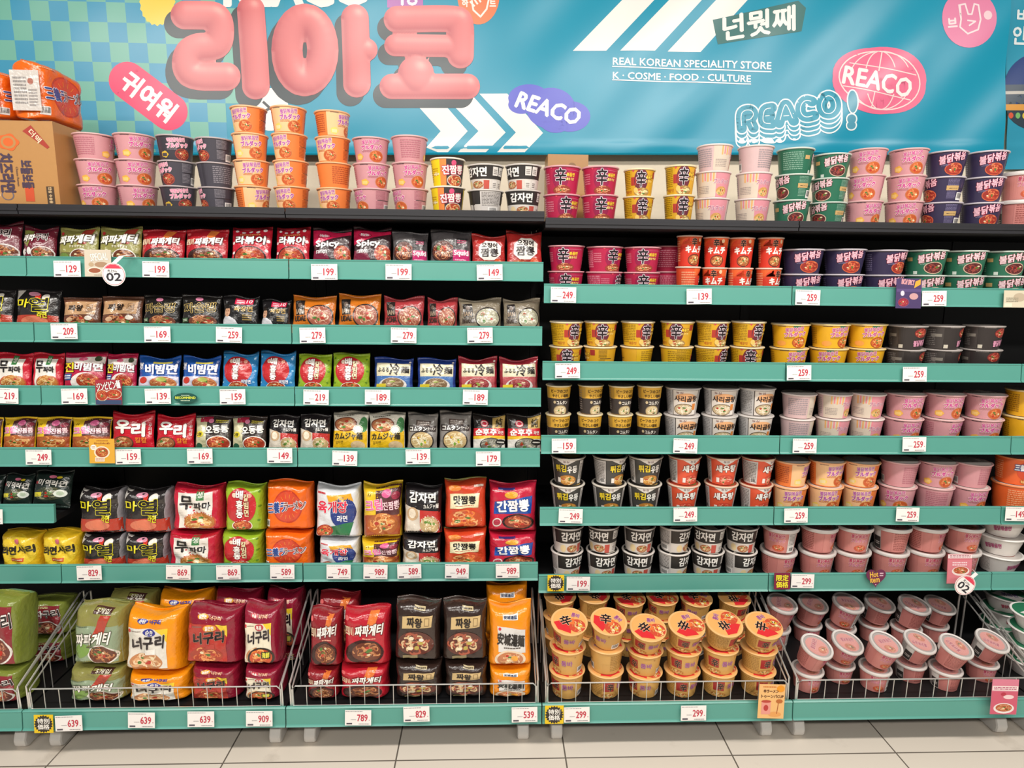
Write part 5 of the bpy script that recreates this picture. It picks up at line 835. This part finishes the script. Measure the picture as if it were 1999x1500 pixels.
for v in [(129, 131, 525, 'olive packs', S1), (199, 304, 526, 'red packs', S1), (199, 633, 531, 'magenta-black packs', S1), (199, 778, 531, 'smoky grey packs', S1), (149, 956, 532, 'white-octagon packs', S1),
          (209, 125, 647, 'tan-panelled packs', S2), (169, 307, 653, 'gold-lettered packs', S2), (259, 447, 654, 'person-printed packs', S2), (279, 610, 655, 'plain orange packs', S2), (279, 788, 655, 'brick red packs', S2), (279, 937, 655, 'taupe packs', S2),
          (219, 10, 773, 'red-white packs', S3), (169, 145, 774, 'yellow-lettered crimson packs', S3), (139, 308, 774, 'blue packs', S3), (159, 454, 775, 'sky blue packs', S3), (219, 617, 776, 'lime green packs', S3), (189, 737, 776, 'navy-cream packs', S3), (189, 928, 776, 'wine-cream packs', S3),
          (249, 75, 893, 'yellow-pink packs', S4), (159, 250, 892, 'scarlet packs', S4), (169, 390, 891, 'yellow-dot packs', S4), (149, 546, 890, 'black potato packs', S4), (139, 673, 895, 'white-and-yellow packs', S4), (139, 816, 892, 'grey packs', S4), (179, 953, 896, 'red-banded black packs', S4),
          (189, -20, 1009, 'dark green packs', 'short extra shelf'),
          (829, 174, 1119, 'black-yellow multipacks', S5), (869, 348, 1118, 'red-white multipacks', S5), (869, 446, 1118, 'lime green multipacks', S5), (589, 551, 1117, 'orange multipacks', S5), (749, 661, 1117, 'white multipacks', S5), (989, 733, 1117, 'yellow-pink multipacks', S5), (589, 799, 1116, 'black potato multipacks', S5), (949, 892, 1116, 'cream-labelled multipacks', S5), (989, 991, 1115, 'red-blue multipacks', S5),
          (249, 1100, 576, 'crimson cups', S1), (139, 1365, 579, 'tall orange-red cups', S1), (259, 1577, 581, 'navy bowls', S1), (259, 1824, 583, 'green bowls', S1), (249, 1108, 724, 'golden cups', S2), (259, 1560, 728, 'yellow bowls', S2), (259, 1786, 731, 'grey-black bowls', S2),
          (159, 1101, 871, 'tall gold-and-black cups', S3), (249, 1338, 871, 'silver cups', S3), (259, 1571, 871, 'cream-and-pink bowls', S3), (259, 1785, 868, 'pink bowls', S3), (249, 1114, 1008, 'black udon cups', S4), (249, 1338, 1005, 'orange-red cups', S4), (259, 1554, 1007, 'orange bowls', S4), (259, 1772, 1005, 'pink bowls', S4), (149, 1985, 1004, 'orange cups', S4),
          (199, 1129, 1140, 'black-and-white cups', S5), (299, 1567, 1135, 'clear-lidded pink bowls', S5)]: price(*v)
for v in [(639, 134, 1413, 'olive multipacks'), (639, 276, 1407, 'bright orange multipacks'), (639, 392, 1405, 'maroon multipacks'), (909, 506, 1404, 'stir-fry maroon multipacks'), (789, 699, 1402, 'bright red multipacks'), (829, 813, 1395, 'dark brown multipacks'), (539, 1024, 1396, 'vivid orange multipacks'), (299, 1126, 1396, 'first columns of tan cups'), (299, 1354, 1393, 'fourth column of tan cups')]: price(*v, SB, True)
def card(name, label, cat, w, h, px, py, base, draw, deck=False, roll=0, rnd=0, fwd=.003, group=None):
    a = Art(w / 2, h / 2, base, px); draw(a); o = flatcard(name, a, w, h, round_=rnd); hang(o, px, py, (Y0D if deck else -.006) - .0155 - fwd, roll); tag(o, label, cat, group); return o
def special(a):
    a.e(0, 0, .92, .92, '#3a3530', 1, 40, wob=(20, .09)); a.t_('特別', -.62, .03, .62, .6, '#f6f2ea', 3, .0004); a.t_('価格', -.62, -.6, .62, -.03, '#f6f2ea', 3, .0004)
for px, py, dk_, w, l in ((85, 1414, True, .064, 'olive multipack price'), (1085, 1139, False, .064, 'black potato cup price'), (1082, 1396, True, .066, 'tan cup price')):
    card('sale_card', 'yellow special-price card with black burst beside the %s tag' % l, 'sale card', w, w, px, py, '#e9c526', special, dk_, 0, group='yellow special-price cards')
card('sale_card', 'maroon limited-price card with yellow characters beside the 299 tag', 'sale card', .064, .066, 1527, 1135, '#7c2440', lambda a: (a.t_('限定', -.75, .03, .75, .75, '#efe03a', 3, .0007, '#2a1410', .0008), a.t_('価格', -.75, -.78, .75, -.05, '#efe03a', 3, .0007, '#2a1410', .0008)))
card('recommend_sticker', 'dark green oval recommend sticker on the third green rail', 'sticker', .084, .036, 362, 777, '#1f5248', lambda a: (a.t_('RECOMMEND', -.85, -.2, .85, .25, '#d9e04a', 2, .0004), a.m(-.35, .4, .35, .65, '#cfe0c0', 1), a.m(-.4, -.68, .4, -.42, '#cfe0c0', 1)), rnd=1)
def dish(c1, c2, txt=None, tc='#f6efe8', bowl='#efe6dc', ty=(.35, .85)):
    def f(a):
        a.r(-.98, -.98, .98, .1, c2, 1); a.n(0, -.35, .7, .42, ('#c8694a', '#e29a70', '#a3452f'), bowl, k=26)
        if txt: a.t_(txt, -.85, ty[0], .85, ty[1], tc, 6, .0006, '#3a2020', .0008, 4)
        else: a.m(-.8, .4, .8, .85, tc, 3)
    return f
card('recipe_card', 'pale dish card on the first green rail beside the 129 tag', 'recipe card', .09, .092, 191, 514, '#cfc3b0', lambda a: (a.t_('SPECIAL', -.55, .2, .75, .75, '#f2ece2', 3, .0006, '#a89c88', .0006, 6), a.e(-.5, -.1, .2, .16, '#b8a080', 2), a.e(.25, -.1, .5, .2, '#a8876a', 2), a.e(-.25, -.55, .55, .24, '#e6dccb', 2), a.e(-.25, -.55, .45, .18, '#9c5a40', 3), a.m(-.3, -.95, .6, -.82, '#a89c88', 1)))
card('recipe_card', 'crimson noodle dish card on the third green rail beside the 169 tag', 'recipe card', .092, .09, 212, 766, '#a3303c', lambda a: (a.r(-.98, -.98, .98, -.62, '#3a4a6c', 2), a.t_('ジンビビン麺', -.9, .2, .9, .85, '#f6efe8', 6, .0007, '#5a1a24', .0008, 8), a.n(-.5, -.25, .42, .4, NR, '#d8c8a8', k=22), a.n(.4, -.15, .55, .36, NR, '#c9b8a0', k=22), a.m(-.2, .02, .8, .16, '#f0d8d0', 1)))
card('recipe_card', 'yellow noodle dish card on the fourth green rail beside the 159 tag', 'recipe card', .09, .09, 199, 881, '#dca63c', lambda a: (a.m(-.4, .78, .5, .9, '#a8642c', 1), a.t_('クリームジンチャンポン', -.6, .55, .65, .7, '#8c3a2c', 3, .0003), a.e(.0, -.1, .62, .5, '#e9dcc0', 1), a.n(.0, -.1, .5, .4, ('#cf7a3c', '#e9ac6c', '#a8502c'), None), a.e(-.65, .3, .24, .22, '#f2ece4', 3), a.m(-.8, .2, -.5, .4, '#b0783c', 2, 4), a.r(-.55, -.85, .2, -.5, '#ece0cc', 3), a.m(-.5, -.8, .15, -.55, '#b8806c', 3, 4)))
card('recipe_card', 'purple noodle card standing in front of the green bowls', 'recipe card', .094, .108, 1774, 573, '#4a3a66', lambda a: (a.t_('RICH SPICY', -.6, .58, .4, .92, '#e9a3a8', 3, .0006, None, 0, -6), a.p([(.4, .35), (.9, .6), (.9, .95), (.5, .8)], '#e9a53c', 2), a.r(-.98, .1, .98, .3, '#5c4a7c', 1), a.n(-.4, -.6, .42, .28, ('#b83a4c', '#d8605c', '#8c2a3c'), '#6b4a7c'), a.e(.4, -.2, .35, .22, '#c99a9c', 3, 14), a.e(-.5, .0, .16, .18, '#d8d0dc', 3, 10)), fwd=.004)
card('recipe_card', 'cream noodle card at the end of the first green rail', 'recipe card', .09, .062, 1983, 584, '#d2c8b0', lambda a: (a.e(.3, .2, .5, .5, '#b8a890', 1), a.m(-.8, -.4, .2, .2, '#8f8874', 3), a.r(-.95, -.95, -.3, -.5, '#e6dcc4', 2)))
def heart(a):
    t = np.linspace(0, 2 * math.pi, 41)[:-1]; q = [(.98 * math.sin(v) ** 3, (.8125 * math.cos(v) - .3125 * math.cos(2 * v) - .125 * math.cos(3 * v) - .0625 * math.cos(4 * v)) * 1.0 + .05) for v in t]; return q
def heart_card():
    a = Art(.04, .039, '#6b2c4c', 3); a.t_('Hot', -.62, .05, .2, .6, '#e9b84a', 3, .0006, None, 0, 5); a.t_('item', -.58, -.5, .35, .05, '#e9b84a', 3, .0006, None, 0, 5); a.m(.35, .1, .72, .55, '#e6c4d0', 2, 2); a.e(0, -.72, .06, .06, '#e6c4d0', 2, 8)
    q = np.array(heart(a)) * .04; n = len(q); b = MB(); T = MB()
    b.add([(x, y, z) for y in (0, .0015) for x, z in q] + [(0, 0, 0), (0, .0015, 0)], [(i, (i + 1) % n, 2 * n) for i in range(n)] + [((i + 1) % n + n, i + n, 2 * n + 1) for i in range(n)] + [((i + 1) % n, i, i + n, (i + 1) % n + n) for i in range(n)], a.base)
    lay(b, a, lambda x, y, o: np.stack([x, -o, y], 1), dl=.00012); o = b.build('heart_card', CARD, smooth=False); hang(o, 1710, 1128, -.0255); tag(o, 'maroon heart card with gold hot item lettering on the fifth green rail', 'sale card')
heart_card()
card('recipe_card', 'pink noodle dish card standing on the fifth green rail', 'recipe card', .098, .118, 1873, 1111, '#d2717c', lambda a: (a.r(-.98, .72, .98, .98, '#f2e2e0', 2), a.m(-.85, .76, .85, .94, '#a85a6c', 2, 3), a.r(-.98, -.98, .98, .62, '#d9808a', 1), a.e(.1, -.15, .72, .32, '#efe0da', 2), a.n(.1, -.1, .6, .24, ('#d97a4c', '#edb07f', '#b8583c'), None), a.m(-.6, .2, .6, .5, '#f3d8dc', 2)), fwd=.004)
card('recipe_card', 'orange noodle card with cup drawing on the bottom deck guard', 'recipe card', .094, .125, 1506, 1370, '#eab878', lambda a: (a.t_('辛ラーメン', -.65, .5, .5, .7, '#5a3020', 3, .0005), a.t_('トゥーンバCUP', -.8, .2, .9, .4, '#5a3020', 3, .0005), a.m(-.7, .8, .3, .9, '#c8702c', 1), a.e(.65, .75, .3, .2, '#e6962c', 2), a.r(-.75, -.75, -.05, .0, '#e2988a', 2), a.e(-.4, .0, .38, .08, '#b84a3c', 3), a.e(-.4, -.38, .18, .18, '#b8403c', 3), a.ln([(.45, -.7), (.55, .0)], .05, '#a0522c', 3), a.e(.6, .02, .26, .12, '#b86a34', 4), a.e(.3, -.75, .5, .15, '#e2a05c', 1.5)), True, 2, fwd=.012)
card('recipe_card', 'pink noodle dish card on the bottom deck guard', 'recipe card', .098, .13, 1961, 1361, '#d97f94', lambda a: (a.r(-.98, .35, .98, .62, '#f0dcd8', 2), a.m(-.85, .4, .85, .58, '#b8607c', 2, 3), a.r(-.98, -.98, .98, .3, '#cf5f74', 1), a.e(0, -.65, .78, .3, '#ece0dc', 2), a.n(0, -.62, .62, .22, ('#d98a5c', '#ecba8c', '#b8603c'), None), a.e(.3, .0, .4, .12, '#f0d0d0', 3), a.e(-.1, .15, .2, .1, '#b83a4c', 3)), True, 2, fwd=.012)
def wobbler(px, py, r, label, roll, squash=1, yaw=0, base=None):
    y = -.075; X = Xat(px, y, 1)
    for _ in range(3): Z = Zat(X, y, py); X = Xat(px, y, Z)
    root = empty('shelf_wobbler', (X, y, Z)); tag(root, label, 'shelf wobbler'); root.rotation_euler = (0, math.radians(roll), math.radians(yaw))
    a = Art(r, r, '#f3f0ec', 6); a.e(0, 0, .93, .93, '#d8606c', 1, 36); a.e(0, 0, .89, .89, '#f6f3ef', 2, 36); a.p([(-.72, .5), (.72, .5), (.5, .72), (.2, .86), (-.2, .86), (-.5, .72)], '#e0475c', 3); a.t_('売上No.', -.5, .18, .35, .42, '#5a5458', 4, .0002); a.t_('02', -.62, -.55, .62, .12, '#35333a', 4, .0012)
    flatcard('disc', a, r * 2, r * 2, parent=root, round_=1)
    b = MB(); p = [(0, .002, r * .9), (r * .5, .02, r * 1.6), (r * .8, .0545, r * 1.75)]
    V = [(x + s * .008, yy, z) for x, yy, z in p for s in (-1, 1)]; b.add(V, [(0, 1, 3, 2), (2, 3, 5, 4)], (.9, .89, .87)); o = b.build('arm', CARD, root, smooth=False); m = o.modifiers.new('s', 'SOLIDIFY'); m.thickness = .0012
wobbler(222, 536, .039, 'round white wobbler reading 02 beside the pale dish card', 0)
wobbler(1884, 1143, .041, 'tilted white wobbler reading 02 beside the pink dish card', 38, yaw=0)
for k, d in DES.items():                                    # designs that ended up unused leave the scene
    if not d['used']:
        for c in list(d['root'].children): bpy.data.objects.remove(c)
        bpy.data.objects.remove(d['root'])
